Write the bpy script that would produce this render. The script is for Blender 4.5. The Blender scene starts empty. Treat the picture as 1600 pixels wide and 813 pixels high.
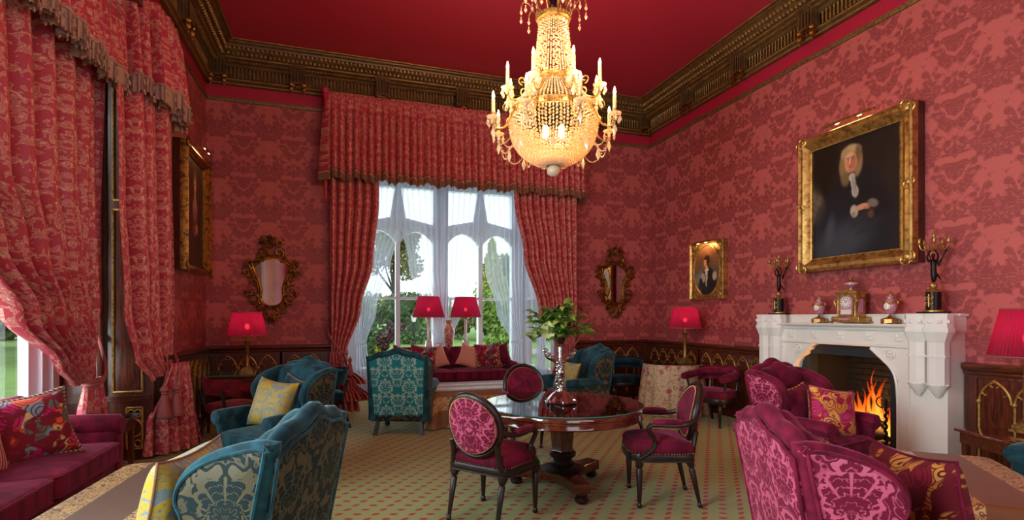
import bpy, math, random
from mathutils import Matrix, Vector
random.seed(7)
PI = math.pi
S = bpy.context.scene
C = S.collection

# ------------------------------------------------------------------ camera, sky, daylight, exposure
cam = bpy.data.cameras.new('camera')
cam.sensor_width = 36.0
cam.lens = 822.0 / 1600.0 * 36.0
cam.shift_y = (496.0 - 406.5) / 1600.0
cam.clip_start = 0.05
camo = bpy.data.objects.new('camera', cam)
C.objects.link(camo)
camo.location = (0, 0, 1.5)
camo.rotation_euler = (PI / 2, 0, -math.radians(18.0))
S.camera = camo

S.view_settings.view_transform = 'Standard'
S.view_settings.look = 'None'
S.view_settings.gamma = 1.0
S.view_settings.use_curve_mapping = False
S.view_settings.exposure = 0.0
S.cycles.max_bounces = 8
S.cycles.diffuse_bounces = 4
S.cycles.transparent_max_bounces = 48
S.cycles.sample_clamp_indirect = 6.0
S.cycles.caustics_reflective = False
S.cycles.caustics_refractive = False

W = bpy.data.worlds.new('overcast_sky')
S.world = W
W.use_nodes = True
bg = W.node_tree.nodes['Background']
bg.inputs['Color'].default_value = (0.86, 0.93, 1.0, 1)
bg.inputs['Strength'].default_value = 2.3

def area(name, loc, rot, sx, sy, power, col=(1, 1, 1), spread=180):
    l = bpy.data.lights.new(name, 'AREA')
    l.shape = 'RECTANGLE'; l.size = sx; l.size_y = sy; l.energy = power; l.color = col
    l.spread = math.radians(spread)
    o = bpy.data.objects.new(name, l); C.objects.link(o)
    o.location = loc; o.rotation_euler = rot
    return o

def point(name, loc, power, col, r=0.03, parent=None):
    l = bpy.data.lights.new(name, 'POINT')
    l.energy = power; l.color = col; l.shadow_soft_size = r
    o = bpy.data.objects.new(name, l); C.objects.link(o)
    o.location = loc
    if parent: o.parent = parent
    return o

DAY = (0.93, 0.97, 1.0)
# daylight entering through the windows of the room (each lies in a window opening), plus an added rear fill
area('daylight_garden_window', (1.93, 10.95, 2.4), (PI / 2, 0, PI), 3.0, 3.6, 70, DAY)      # faces -Y (into the room)
area('daylight_side_window', (-2.95, 4.75, 2.4), (PI / 2, 0, -PI / 2), 2.7, 3.6, 230, DAY)
area('daylight_side_window_near', (-2.95, 1.35, 2.4), (PI / 2, 0, -PI / 2), 2.2, 3.6, 440, DAY)
area('rear_fill_light', (1.86, -3.45, 2.6), (PI / 2, 0, 0), 4.6, 3.8, 18, (1.0, 0.96, 0.92))  # added soft fill from behind the camera, set in an assumed, unseen opening

# ------------------------------------------------------------------ materials
def lin(c):
    return tuple(((x / 255.0) / 12.92 if x / 255.0 <= 0.04045 else ((x / 255.0 + 0.055) / 1.055) ** 2.4) for x in c)

def rgba(c):
    return (*lin(c), 1.0)

class NT:
    def __init__(s, name):
        s.m = bpy.data.materials.new(name); s.m.use_nodes = True
        s.t = s.m.node_tree; s.n = s.t.nodes; s.l = s.t.links
        s.n.clear()
        s.out = s.n.new('ShaderNodeOutputMaterial')
    def put(s, sock, v):
        if v is None: return
        if isinstance(v, bpy.types.NodeSocket): s.l.new(v, sock)
        elif isinstance(v, (tuple, list)) and len(v) == 3 and sock.type == 'RGBA': sock.default_value = rgba(v)
        else: sock.default_value = v
    def math(s, op, a, b=None, c=None, clamp=False):
        n = s.n.new('ShaderNodeMath'); n.operation = op; n.use_clamp = clamp
        s.put(n.inputs[0], a); s.put(n.inputs[1], b); s.put(n.inputs[2], c)
        return n.outputs[0]
    def mix(s, f, a, b, blend='MIX'):
        n = s.n.new('ShaderNodeMix'); n.data_type = 'RGBA'; n.blend_type = blend
        s.put(n.inputs[0], f); s.put(n.inputs[6], a); s.put(n.inputs[7], b)
        return n.outputs[2]
    def uv(s):
        return s.n.new('ShaderNodeUVMap').outputs[0]
    def co(s, k='Object'):
        return s.n.new('ShaderNodeTexCoord').outputs[k]
    def sep(s, v):
        n = s.n.new('ShaderNodeSeparateXYZ'); s.l.new(v, n.inputs[0]); return n.outputs
    def comb(s, x, y, z=0.0):
        n = s.n.new('ShaderNodeCombineXYZ'); s.put(n.inputs[0], x); s.put(n.inputs[1], y); s.put(n.inputs[2], z)
        return n.outputs[0]
    def mapp(s, v, scale=(1, 1, 1), rot=(0, 0, 0), loc=(0, 0, 0)):
        n = s.n.new('ShaderNodeMapping'); s.l.new(v, n.inputs[0])
        n.inputs['Location'].default_value = loc; n.inputs['Rotation'].default_value = rot; n.inputs['Scale'].default_value = scale
        return n.outputs[0]
    def noise(s, v, scale, detail=2, rough=0.5, dist=0.0, col=False):
        n = s.n.new('ShaderNodeTexNoise'); s.put(n.inputs['Vector'], v)
        n.inputs['Scale'].default_value = scale; n.inputs['Detail'].default_value = detail
        n.inputs['Roughness'].default_value = rough; n.inputs['Distortion'].default_value = dist
        return n.outputs[1 if col else 0]
    def vor(s, v, scale, out=0, feature='F1', rnd=1.0):
        n = s.n.new('ShaderNodeTexVoronoi'); n.feature = feature
        s.put(n.inputs['Vector'], v); n.inputs['Scale'].default_value = scale; n.inputs['Randomness'].default_value = rnd
        return n.outputs[out]
    def ramp(s, f, stops, interp='LINEAR'):
        n = s.n.new('ShaderNodeValToRGB'); s.put(n.inputs[0], f); n.color_ramp.interpolation = interp
        e = n.color_ramp.elements
        while len(e) < len(stops): e.new(0.5)
        for i, (p, c) in enumerate(stops):
            e[i].position = p
            e[i].color = rgba(c) if not isinstance(c, float) else (c, c, c, 1)
        return n.outputs[0]
    def step(s, f, a, b):
        n = s.n.new('ShaderNodeMapRange'); n.interpolation_type = 'SMOOTHSTEP'
        s.put(n.inputs[0], f); n.inputs[1].default_value = a; n.inputs[2].default_value = b
        return n.outputs[0]
    def bump(s, h, strength=0.3, dist=0.01):
        n = s.n.new('ShaderNodeBump'); n.inputs['Strength'].default_value = strength; n.inputs['Distance'].default_value = dist
        s.put(n.inputs['Height'], h); return n.outputs[0]
    def pbr(s, col, rough=0.6, metal=0.0, spec=0.5, sheen=0.0, sheencol=None, bump=None, coat=0.0, trans=0.0, emis=None, estr=0.0, alpha=None, ior=None, sub=0.0):
        n = s.n.new('ShaderNodeBsdfPrincipled'); I = n.inputs
        s.put(I['Base Color'], col); s.put(I['Roughness'], rough); s.put(I['Metallic'], metal)
        s.put(I['Specular IOR Level'], spec); s.put(I['Sheen Weight'], sheen)
        if sheen: I['Sheen Roughness'].default_value = 0.35
        if sheencol is not None: s.put(I['Sheen Tint'], sheencol)
        s.put(I['Normal'], bump)
        s.put(I['Coat Weight'], coat); s.put(I['Transmission Weight'], trans)
        if coat: I['Coat Roughness'].default_value = 0.08
        if emis is not None: s.put(I['Emission Color'], emis); s.put(I['Emission Strength'], estr)
        s.put(I['Alpha'], alpha); s.put(I['IOR'], ior)
        return n.outputs[0]
    def done(s, sh):
        s.l.new(sh, s.out.inputs[0]); return s.m

def damask_mask(t, uv, w, h, sc, lines=3.0, thr=0.5, seed=0.0, soft=0.018, med=True, fine=0.07, tall=1.0):
    """mirror-symmetric, vertically repeating scrollwork with flower heads in half drop: 0 = ground, 1 = figure"""
    o = t.sep(uv)
    px = t.math('PINGPONG', o[0], w / 2)
    a = t.math('MULTIPLY', o[1], 2 * PI / h)
    R = h / (2 * PI) * tall
    v = t.comb(t.math('ADD', px, seed), t.math('MULTIPLY', t.math('COSINE', a), R), t.math('MULTIPLY', t.math('SINE', a), R))
    n1 = t.noise(v, sc, 0.6, 0.45, 1.1)
    n2 = t.noise(v, sc * 4.5, 1.0, 0.5, 0.8)
    n1 = t.math('ADD', n1, t.math('MULTIPLY', t.math('SUBTRACT', n2, 0.5), fine * 2))
    big = t.step(n1, thr - soft, thr + soft)
    ring = t.math('ABSOLUTE', t.math('SINE', t.math('MULTIPLY', n1, PI * 2 * lines)))
    vein = t.math('ADD', t.math('MULTIPLY', t.step(ring, 0.2, 0.45), 0.7), 0.3)
    m = t.math('MULTIPLY', big, vein)
    if not med: return m
    fy = t.math('FRACT', t.math('DIVIDE', o[1], h))
    for cx, cv in ((0.0, 0.28), (w / 2, 0.78)):
        dx = t.math('SUBTRACT', px, cx)
        dy = t.math('MULTIPLY', t.math('SUBTRACT', fy, cv), h * 1.15)
        r = t.math('SQRT', t.math('ADD', t.math('MULTIPLY', dx, dx), t.math('MULTIPLY', dy, dy)))
        ang = t.math('ARCTAN2', dy, t.math('ABSOLUTE', dx))
        pet = t.math('ABSOLUTE', t.math('SINE', t.math('MULTIPLY', ang, 5.0)))
        up = t.math('MULTIPLY', t.math('SINE', ang), 0.045 * w)
        lobes = t.math('DIVIDE', r, t.math('ADD', t.math('ADD', t.math('ADD', t.math('MULTIPLY', pet, 0.05 * w), 0.18 * w), up), t.math('MULTIPLY', n2, 0.08 * w)))
        dy2 = t.math('ADD', dy, 0.15 * w)
        r2 = t.math('DIVIDE', t.math('SQRT', t.math('ADD', t.math('MULTIPLY', dx, dx), t.math('MULTIPLY', dy2, dy2))), 0.34 * w)
        ang2 = t.math('ARCTAN2', t.math('ABSOLUTE', dx), dy2)
        pet2 = t.math('MULTIPLY', t.math('ABSOLUTE', t.math('SINE', t.math('MULTIPLY', ang2, 5.5))), 0.12)
        fl = t.math('SUBTRACT', 1.0, t.step(lobes, 0.96, 1.0))
        halo = t.math('SUBTRACT', 1.0, t.step(lobes, 1.14, 1.18))
        wob = t.math('SUBTRACT', t.math('ADD', r2, t.math('MULTIPLY', t.math('SUBTRACT', n2, 0.5), 0.35)), pet2)
        ln = t.step(t.math('ABSOLUTE', t.math('SINE', t.math('MULTIPLY', wob, PI * 4.0))), 0.16, 0.34)
        ray = t.step(t.math('ABSOLUTE', t.math('SINE', t.math('MULTIPLY', ang2, 5.5))), 0.15, 0.35)
        core = t.step(r2, 0.55, 0.6)
        ln = t.math('MULTIPLY', ln, t.math('MAXIMUM', t.math('SUBTRACT', 1.0, core), ray))
        m = t.math('ADD', t.math('MULTIPLY', m, t.math('SUBTRACT', 1.0, halo)), t.math('MULTIPLY', fl, ln))
    return m

def damask(name, ground, fig, w=0.45, h=0.6, sc=9.0, lines=3.0, thr=0.5, rough=0.75, fig_rough=None, sheen=0.0, sheencol=None, seed=0.0, bstr=0.25, fibre=0.10, coat=0.0, spec=0.3, med=True, fine=0.07, tall=1.0):
    t = NT(name); uv = t.uv()
    m = damask_mask(t, uv, w, h, sc, lines, thr, seed, med=med, fine=fine, tall=tall)
    col = t.mix(m, ground, fig)
    fn = t.noise(t.mapp(uv, (1, 0.25, 1)), 260, 2)
    col = t.mix(fibre, col, t.mix(fn, (20, 8, 8), (255, 230, 220)), 'OVERLAY')
    b = t.bump(t.math('ADD', m, t.math('MULTIPLY', fn, 0.3)), bstr, 0.004)
    rg = rough if fig_rough is None else t.math('ADD', t.math('MULTIPLY', m, fig_rough - rough), rough)
    return t.done(t.pbr(col, rg, 0, spec, sheen, sheencol, b, coat))

def velvet(name, col, dark, sheencol, sheen=0.8):
    t = NT(name); uv = t.uv()
    n = t.noise(uv, 7, 4, 0.6, 0.6)
    f = t.noise(uv, 380, 1)
    c = t.mix(t.step(n, 0.35, 0.7), dark, col)
    c = t.mix(0.15, c, t.mix(f, (10, 5, 5), (255, 240, 240)), 'OVERLAY')
    return t.done(t.pbr(c, 0.8, 0, 0.2, sheen, sheencol, t.bump(t.math('ADD', n, t.math('MULTIPLY', f, 0.4)), 0.25, 0.006)))

def plain(name, col, rough=0.6, metal=0.0, var=0.12, sc=30, bstr=0.1, spec=0.5, coat=0.0, sheen=0.0):
    t = NT(name); co = t.co()
    n = t.noise(co, sc, 4, 0.6)
    c = t.mix(t.math('MULTIPLY', n, var * 2), col, tuple(x * 0.55 for x in col))
    return t.done(t.pbr(c, rough, metal, spec, sheen, None, t.bump(n, bstr, 0.004) if bstr else None, coat))

def wood(name, col, dark, axis=2, sc=6.0, rough=0.28, coat=0.4):
    t = NT(name); co = t.co()
    k = [7.0, 7.0, 7.0]; k[axis] = 0.6
    n = t.noise(t.mapp(co, tuple(k)), sc, 5, 0.65, 1.2)
    f = t.noise(t.mapp(co, tuple(x * 8 for x in k)), sc, 2)
    c = t.mix(t.step(n, 0.35, 0.68), dark, col)
    c = t.mix(0.25, c, t.mix(f, (10, 5, 3), (230, 200, 170)), 'OVERLAY')
    return t.done(t.pbr(c, rough, 0, 0.5, 0, None, t.bump(f, 0.06, 0.002), coat))

def gilt(name, col, dark, rough=0.35, metal=0.85, sc=45):
    t = NT(name); co = t.co()
    n = t.noise(co, sc, 4, 0.7)
    c = t.mix(t.step(n, 0.3, 0.62), dark, col)
    r = t.math('ADD', t.math('MULTIPLY', n, 0.3), rough - 0.12)
    return t.done(t.pbr(c, r, metal, 0.5, 0, None, t.bump(n, 0.12, 0.004)))

def emit(name, col, strength):
    t = NT(name); e = t.n.new('ShaderNodeEmission')
    e.inputs[0].default_value = rgba(col); e.inputs[1].default_value = strength
    return t.done(e.outputs[0])

M = {}
M['wallpaper'] = damask('wallpaper_damask', (192, 98, 96), (150, 68, 70), 0.70, 0.62, 7.5, 4.0, 0.47, 0.7, 0.55, seed=3.3, bstr=0.08, fibre=0.12, med=False, fine=0.10)
M['ceiling'] = plain('ceiling_crimson_paint', (196, 50, 76), 0.36, 0, 0.08, 1.2, 0.02)
M['frieze'] = plain('frieze_red_paint', (184, 34, 64), 0.5, 0, 0.05, 2, 0.02)
M['cornice'] = gilt('cornice_bronzed_gilt', (120, 86, 50), (92, 64, 36), 0.42, 0.35, 9)
M['cornice_gilt'] = gilt('cornice_gilded_enrichment', (186, 142, 84), (140, 100, 54), 0.42, 0.45, 12)
M['rail'] = gilt('picture_rail_gilt', (140, 108, 66), (92, 66, 38), 0.5, 0.5, 30)
M['gold'] = gilt('gilded_gold', (206, 162, 92), (132, 92, 44), 0.34, 0.75, 16)
M['gold_dark'] = gilt('antique_gilt', (164, 108, 44), (62, 36, 16), 0.36, 0.85, 18)
M['gold_trim'] = gilt('dado_gilding', (196, 150, 78), (132, 88, 40), 0.4, 0.7, 30)
M['mahog'] = wood('mahogany', (112, 52, 30), (56, 22, 13), 2)
M['mahog_x'] = wood('mahogany_crosswise', (112, 52, 30), (56, 22, 13), 0)
M['dado'] = wood('dado_mahogany', (104, 50, 30), (62, 27, 17), 2, 5.0, 0.32, 0.3)
M['ebony'] = wood('dark_stained_beech', (44, 25, 21), (22, 12, 11), 2, 6.0, 0.4, 0.08)
M['velvet'] = velvet('burgundy_velvet', (128, 22, 56), (78, 8, 32), (225, 120, 160), 0.55)
M['velvet_red'] = velvet('crimson_velvet', (140, 24, 38), (86, 10, 22), (235, 120, 120), 0.5)
M['teal'] = velvet('teal_velvet', (36, 86, 98), (18, 50, 60), (170, 205, 210), 0.5)
M['teal_dark'] = velvet('deep_teal_velvet', (22, 66, 84), (12, 36, 50), (120, 170, 180), 0.5)
M['pink_damask'] = damask('pink_cut_velvet', (198, 88, 120), (112, 14, 48), 0.40, 0.46, 13, 1.7, 0.42, 0.38, 0.85, 0.35, (255, 150, 190), 1.7, 0.5)
M['teal_damask'] = damask('teal_cut_velvet', (168, 196, 182), (20, 118, 124), 0.30, 0.34, 15, 2.0, 0.42, 0.5, 0.85, 0.3, (160, 230, 230), 2.2, 0.5)
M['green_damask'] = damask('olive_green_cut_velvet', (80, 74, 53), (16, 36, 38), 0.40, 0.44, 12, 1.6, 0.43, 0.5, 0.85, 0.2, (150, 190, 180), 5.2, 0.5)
M['brocade'] = damask('red_gold_brocade', (194, 68, 86), (232, 184, 158), 0.50, 0.66, 30, 0.8, 0.53, 0.42, 0.35, 0.15, (255, 190, 190), 6.4, 0.12, med=False, fine=0.11, tall=0.6)
M['marble'] = plain('white_marble', (246, 242, 236), 0.35, 0, 0.1, 3, 0.02)
M['slate'] = plain('black_slate', (44, 48, 54), 0.4, 0, 0.2, 12, 0.1)
M['soot'] = plain('sooty_firebrick', (24, 19, 17), 0.9, 0, 0.3, 14, 0.4)
M['iron'] = plain('wrought_iron', (30, 28, 28), 0.5, 0.6, 0.2, 40, 0.2)
M['white'] = plain('white_painted_timber', (226, 230, 238), 0.45, 0, 0.03, 3, 0.0)
M['bronze'] = plain('dark_bronze', (44, 34, 30), 0.32, 0.8, 0.2, 50, 0.1)
M['silver'] = plain('polished_silver', (206, 200, 196), 0.16, 1.0, 0.2, 40, 0.3)
M['pinkporc'] = plain('pink_porcelain', (206, 138, 160), 0.15, 0, 0.08, 12, 0, 0.6, 0.5)
M['whiteporc'] = plain('white_porcelain', (238, 232, 226), 0.15, 0, 0.05, 12, 0, 0.6, 0.5)
M['brass'] = gilt('aged_brass', (186, 142, 78), (120, 82, 38), 0.35, 0.8, 30)
M['fringe'] = plain('antique_fringe', (176, 122, 92), 0.8, 0, 0.5, 120, 0.4)
M['fringe_light'] = plain('pale_pink_fringe', (222, 176, 156), 0.75, 0, 0.5, 120, 0.4)
M['rope'] = plain('rose_rope', (196, 104, 100), 0.7, 0, 0.5, 160, 0.4)
M['candle'] = plain('ivory_candle', (226, 206, 160), 0.5, 0, 0.05, 10, 0)
M['bulb'] = emit('candle_bulb_glow', (255, 214, 140), 60)
M['black'] = plain('black_enamel', (16, 14, 14), 0.25, 0, 0.1, 10, 0)
M['darkwoodside'] = wood('frame_edge_wood', (84, 36, 24), (48, 18, 12), 2)

def _crystal():
    t = NT('lead_crystal')
    a = t.pbr((255, 244, 222), 0.08, 0, 1.0, coat=0.8)
    tr = t.n.new('ShaderNodeBsdfTranslucent'); tr.inputs[0].default_value = rgba((255, 218, 150))
    cl = t.n.new('ShaderNodeBsdfTransparent'); cl.inputs[0].default_value = rgba((255, 248, 236))
    m1 = t.n.new('ShaderNodeMixShader'); m1.inputs[0].default_value = 0.45
    t.l.new(a, m1.inputs[1]); t.l.new(tr.outputs[0], m1.inputs[2])
    m2 = t.n.new('ShaderNodeMixShader'); m2.inputs[0].default_value = 0.22
    t.l.new(m1.outputs[0], m2.inputs[1]); t.l.new(cl.outputs[0], m2.inputs[2])
    return t.done(m2.outputs[0])
M['crystal'] = _crystal()

def _glass(name, tint=(245, 250, 250), refl=0.12):
    t = NT(name)
    tr = t.n.new('ShaderNodeBsdfTransparent'); tr.inputs[0].default_value = rgba(tint)
    gl = t.n.new('ShaderNodeBsdfGlossy'); gl.inputs['Roughness'].default_value = 0.02
    fr = t.n.new('ShaderNodeFresnel'); fr.inputs[0].default_value = 1.45
    m = t.n.new('ShaderNodeMixShader')
    t.l.new(t.math('MULTIPLY', fr.outputs[0], refl * 8), m.inputs[0]); t.l.new(tr.outputs[0], m.inputs[1]); t.l.new(gl.outputs[0], m.inputs[2])
    return t.done(m.outputs[0])
M['pane'] = _glass('window_glass', refl=0.03)
M['glasstop'] = _glass('table_glass', (222, 240, 232), 0.16)
M['glassedge'] = plain('green_glass_edge', (60, 150, 130), 0.1, 0, 0.05, 10, 0)

def _sheer():
    t = NT('white_voile'); uv = t.uv()
    d = t.n.new('ShaderNodeBsdfDiffuse'); d.inputs[0].default_value = rgba((214, 218, 230))
    tl = t.n.new('ShaderNodeBsdfTranslucent'); tl.inputs[0].default_value = rgba((216, 220, 232))
    tr = t.n.new('ShaderNodeBsdfTransparent')
    a = t.n.new('ShaderNodeMixShader'); a.inputs[0].default_value = 0.55
    t.l.new(d.outputs[0], a.inputs[1]); t.l.new(tl.outputs[0], a.inputs[2])
    b = t.n.new('ShaderNodeMixShader')
    lw = t.n.new('ShaderNodeLayerWeight'); lw.inputs[0].default_value = 0.35
    t.l.new(t.math('ADD', t.math('MULTIPLY', lw.outputs[1], 0.55), 0.36, clamp=True), b.inputs[0])
    t.l.new(tr.outputs[0], b.inputs[1]); t.l.new(a.outputs[0], b.inputs[2])
    return t.done(b.outputs[0])
M['sheer'] = _sheer()

def _shade():
    t = NT('pleated_crimson_silk'); uv = t.uv()
    n = t.noise(t.mapp(uv, (90, 2, 1)), 1.5, 3)
    c = t.mix(n, (116, 9, 44), (166, 24, 70))
    d = t.pbr(c, 0.6, 0, 0.3, 0.3)
    tl = t.n.new('ShaderNodeBsdfTranslucent'); t.put(tl.inputs[0], t.mix(n, (126, 11, 48), (162, 22, 70)))
    a = t.n.new('ShaderNodeMixShader'); a.inputs[0].default_value = 0.5
    t.l.new(d, a.inputs[1]); t.l.new(tl.outputs[0], a.inputs[2])
    tr = t.n.new('ShaderNodeBsdfTransparent'); tr.inputs[0].default_value = rgba((236, 60, 100))
    m = t.n.new('ShaderNodeMixShader'); t.put(m.inputs[0], t.math('MULTIPLY', n, 0.12)); t.l.new(a.outputs[0], m.inputs[1]); t.l.new(tr.outputs[0], m.inputs[2])
    return t.done(m.outputs[0])
M['shade'] = _shade()

def _carpet():
    t = NT('dotted_carpet'); uv = t.uv()
    r = t.sep(t.mapp(uv, rot=(0, 0, math.radians(39))))
    P, Q = 0.13, 0.102
    xi = t.math('DIVIDE', r[0], P); col = t.math('FLOOR', xi)
    fx = t.math('MULTIPLY', t.math('SUBTRACT', t.math('SUBTRACT', xi, col), 0.5), P)
    par = t.math('MODULO', t.math('ABSOLUTE', col), 2.0)
    yi = t.math('ADD', t.math('DIVIDE', r[1], Q), t.math('MULTIPLY', par, 0.5)); row = t.math('FLOOR', yi)
    fy = t.math('MULTIPLY', t.math('SUBTRACT', t.math('SUBTRACT', yi, row), 0.5), Q)
    ang = t.math('ADD', t.math('MULTIPLY', par, 0.75), 0.36)
    ca, sa = t.math('COSINE', ang), t.math('SINE', ang)
    lx = t.math('ADD', t.math('MULTIPLY', fx, ca), t.math('MULTIPLY', fy, sa))
    ly = t.math('SUBTRACT', t.math('MULTIPLY', fy, ca), t.math('MULTIPLY', fx, sa))
    ed = t.math('MULTIPLY', t.math('SUBTRACT', t.noise(uv, 120, 2), 0.5), 0.35)
    ax = t.math('ABSOLUTE', t.math('DIVIDE', lx, 0.036)); ay = t.math('ABSOLUTE', t.math('DIVIDE', ly, 0.019))
    d = t.math('ADD', t.math('ADD', t.math('POWER', ax, 1.7), t.math('POWER', ay, 1.5)), ed)
    dot = t.math('SUBTRACT', 1.0, t.step(d, 0.85, 1.1))
    pile = t.noise(uv, 420, 3, 0.7); wear = t.noise(uv, 2.2, 4, 0.6)
    g = t.mix(pile, (134, 142, 78), (184, 192, 124))
    g = t.mix(t.math('MULTIPLY', wear, 0.35), g, (128, 134, 72))
    rd = t.mix(pile, (150, 22, 44), (196, 44, 66))
    return t.done(t.pbr(t.mix(dot, g, rd), 0.92, 0, 0.15, 0.15, None, t.bump(pile, 0.5, 0.006)))
M['carpet'] = _carpet()

def _tapestry(name, cols, sc=9, base=(120, 30, 40), seed=0.0, cover=0.45):
    t = NT(name); uv = t.mapp(t.uv(), loc=(seed, seed * 1.7, 0))
    wv = t.noise(uv, 5, 2, 0.5, 0, True)
    v2 = t.n.new('ShaderNodeVectorMath'); v2.operation = 'SCALE'; t.l.new(wv, v2.inputs[0]); v2.inputs['Scale'].default_value = 0.12
    ad = t.n.new('ShaderNodeVectorMath'); t.l.new(uv, ad.inputs[0]); t.l.new(v2.outputs[0], ad.inputs[1])
    vc = t.vor(ad.outputs[0], sc, 1); vd = t.vor(ad.outputs[0], sc, 0)
    pick = t.ramp(t.sep(vc)[0], [(i / len(cols), c) for i, c in enumerate(cols)], 'CONSTANT')
    sw = t.math('ABSOLUTE', t.math('SINE', t.math('MULTIPLY', vd, 15)))
    m = t.math('MULTIPLY', t.step(sw, 0.3, 0.6), t.step(t.noise(uv, 7, 1, 0.5, 1.5), 1 - cover - 0.06, 1 - cover + 0.02))
    c = t.mix(m, base, pick)
    f = t.noise(t.mapp(uv, (1, 5, 1)), 160, 2)
    c = t.mix(0.3, c, t.mix(f, (15, 8, 8), (255, 235, 220)), 'OVERLAY')
    return t.done(t.pbr(c, 0.85, 0, 0.2, 0.25, None, t.bump(t.math('ADD', m, f), 0.3, 0.004)))
M['tapestry'] = _tapestry('floral_tapestry', [(214, 84, 52), (196, 40, 110), (206, 186, 120), (90, 120, 110), (222, 96, 66), (120, 150, 170)], 8, (122, 32, 48), 0.0, 0.5)
M['tapestry_gold'] = _tapestry('crimson_gold_brocade_cushion', [(206, 140, 52), (214, 150, 70), (190, 60, 110), (222, 170, 90)], 11, (156, 26, 62), 3.0, 0.55)
M['yellow_damask'] = damask('yellow_blue_damask', (122, 140, 142), (184, 156, 54), 0.30, 0.36, 16, 1.6, 0.42, 0.55, 0.5, 0.2, None, 9.2, 0.3)
M['paisley'] = _tapestry('gold_paisley_border', [(190, 118, 48), (140, 30, 56), (206, 146, 72)], 13, (104, 22, 36), 5.0, 0.45)
M['salmon'] = plain('salmon_silk', (224, 148, 126), 0.5, 0, 0.1, 20, 0.1, 0.4, 0, 0.2)

def _stripe():
    t = NT('striped_rose_silk'); o = t.sep(t.uv())
    s = t.step(t.math('SINE', t.math('MULTIPLY', o[0], 2 * PI / 0.026)), -0.2, 0.4)
    return t.done(t.pbr(t.mix(s, (150, 44, 52), (218, 150, 128)), 0.6, 0, 0.3, 0.2, None, t.bump(s, 0.3, 0.004)))
M['stripe'] = _stripe()

def _ropecord(name, a, b, f=0.03):
    t = NT(name); o = t.sep(t.uv())
    s = t.step(t.math('SINE', t.math('MULTIPLY', t.math('ADD', o[0], t.math('MULTIPLY', o[1], 0.6)), 2 * PI / f)), -0.3, 0.3)
    return t.done(t.pbr(t.mix(s, a, b), 0.7, 0, 0.3, 0.2, None, t.bump(s, 0.6, 0.006)))
M['cord'] = _ropecord('twisted_cord', (86, 64, 60), (206, 176, 126))
M['cord_multi'] = _ropecord('multicolour_cord', (126, 26, 40), (198, 164, 70), 0.06)
M['cord_teal'] = _ropecord('teal_russet_cord', (170, 80, 60), (70, 110, 110), 0.05)

def _tablecloth(name, base, gold, axis=0, period=0.52):
    t = NT(name); uv = t.uv(); o = t.sep(uv)
    x = t.math('PINGPONG', t.math('ADD', o[axis], 0.04), period / 2)
    band = t.step(x, period * 0.27, period * 0.285)
    n = t.noise(uv, 15, 1.5, 0.5, 1.2)
    sc = t.math('ABSOLUTE', t.math('SINE', t.math('MULTIPLY', n, 21)))
    fig = t.math('MULTIPLY', band, t.step(sc, 0.45, 0.75))
    f = t.noise(t.mapp(uv, (1, 6, 1)), 140, 2)
    cr = t.noise(uv, 4, 3)
    c = t.mix(fig, t.mix(f, tuple(x * 0.8 for x in base), base), gold)
    return t.done(t.pbr(c, t.math('SUBTRACT', 0.62, t.math('MULTIPLY', fig, 0.25)), 0, 0.4, 0.15, None, t.bump(t.math('ADD', t.math('MULTIPLY', fig, .5), t.math('MULTIPLY', cr, 2.0)), 0.3, 0.006)))
M['cloth_brown'] = _tablecloth('brown_gold_striped_cloth', (112, 78, 54), (212, 176, 112))
M['cloth_bronze'] = _tablecloth('bronze_gold_striped_cloth', (146, 84, 42), (220, 168, 96))
M['cloth_sand'] = _tablecloth('sand_gold_striped_cloth', (140, 98, 62), (206, 168, 118), 1, 0.4)

def _floralcloth():
    t = NT('rose_floral_cloth'); uv = t.uv()
    d = t.vor(uv, 7, 0); c = t.vor(uv, 7, 1)
    n = t.noise(uv, 40, 2)
    fl = t.math('SUBTRACT', 1.0, t.step(t.math('ADD', d, t.math('MULTIPLY', t.math('SUBTRACT', n, .5), .5)), 0.22, 0.34))
    lf = t.step(t.noise(uv, 22, 2, 0.5, 1.5), 0.54, 0.6)
    col = t.mix(lf, (206, 182, 150), (158, 130, 96))
    col = t.mix(fl, col, t.mix(t.sep(c)[0], (176, 70, 90), (206, 120, 126)))
    return t.done(t.pbr(col, 0.8, 0, 0.2, 0.2))
M['floral'] = _floralcloth()

def _vasepat():
    t = NT('imari_vase_glaze'); co = t.co()
    n = t.noise(co, 28, 3, 0.6, 1.0)
    c = t.ramp(n, [(0.0, (150, 60, 52)), (0.42, (190, 110, 96)), (0.5, (214, 186, 170)), (0.58, (160, 74, 64)), (0.7, (110, 50, 60))], 'CONSTANT')
    return t.done(t.pbr(c, 0.2, 0, 0.5, coat=0.4))
M['imari'] = _vasepat()

def _tabletop():
    t = NT('flame_mahogany_top'); co = t.co()
    n = t.noise(t.mapp(co, (1, 5, 5)), 4, 5, 0.6, 1.5)
    return t.done(t.pbr(t.mix(t.step(n, .3, .7), (70, 26, 17), (124, 56, 34)), 0.12, 0, 0.6, coat=1.0))
M['tabletop'] = _tabletop()

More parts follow.
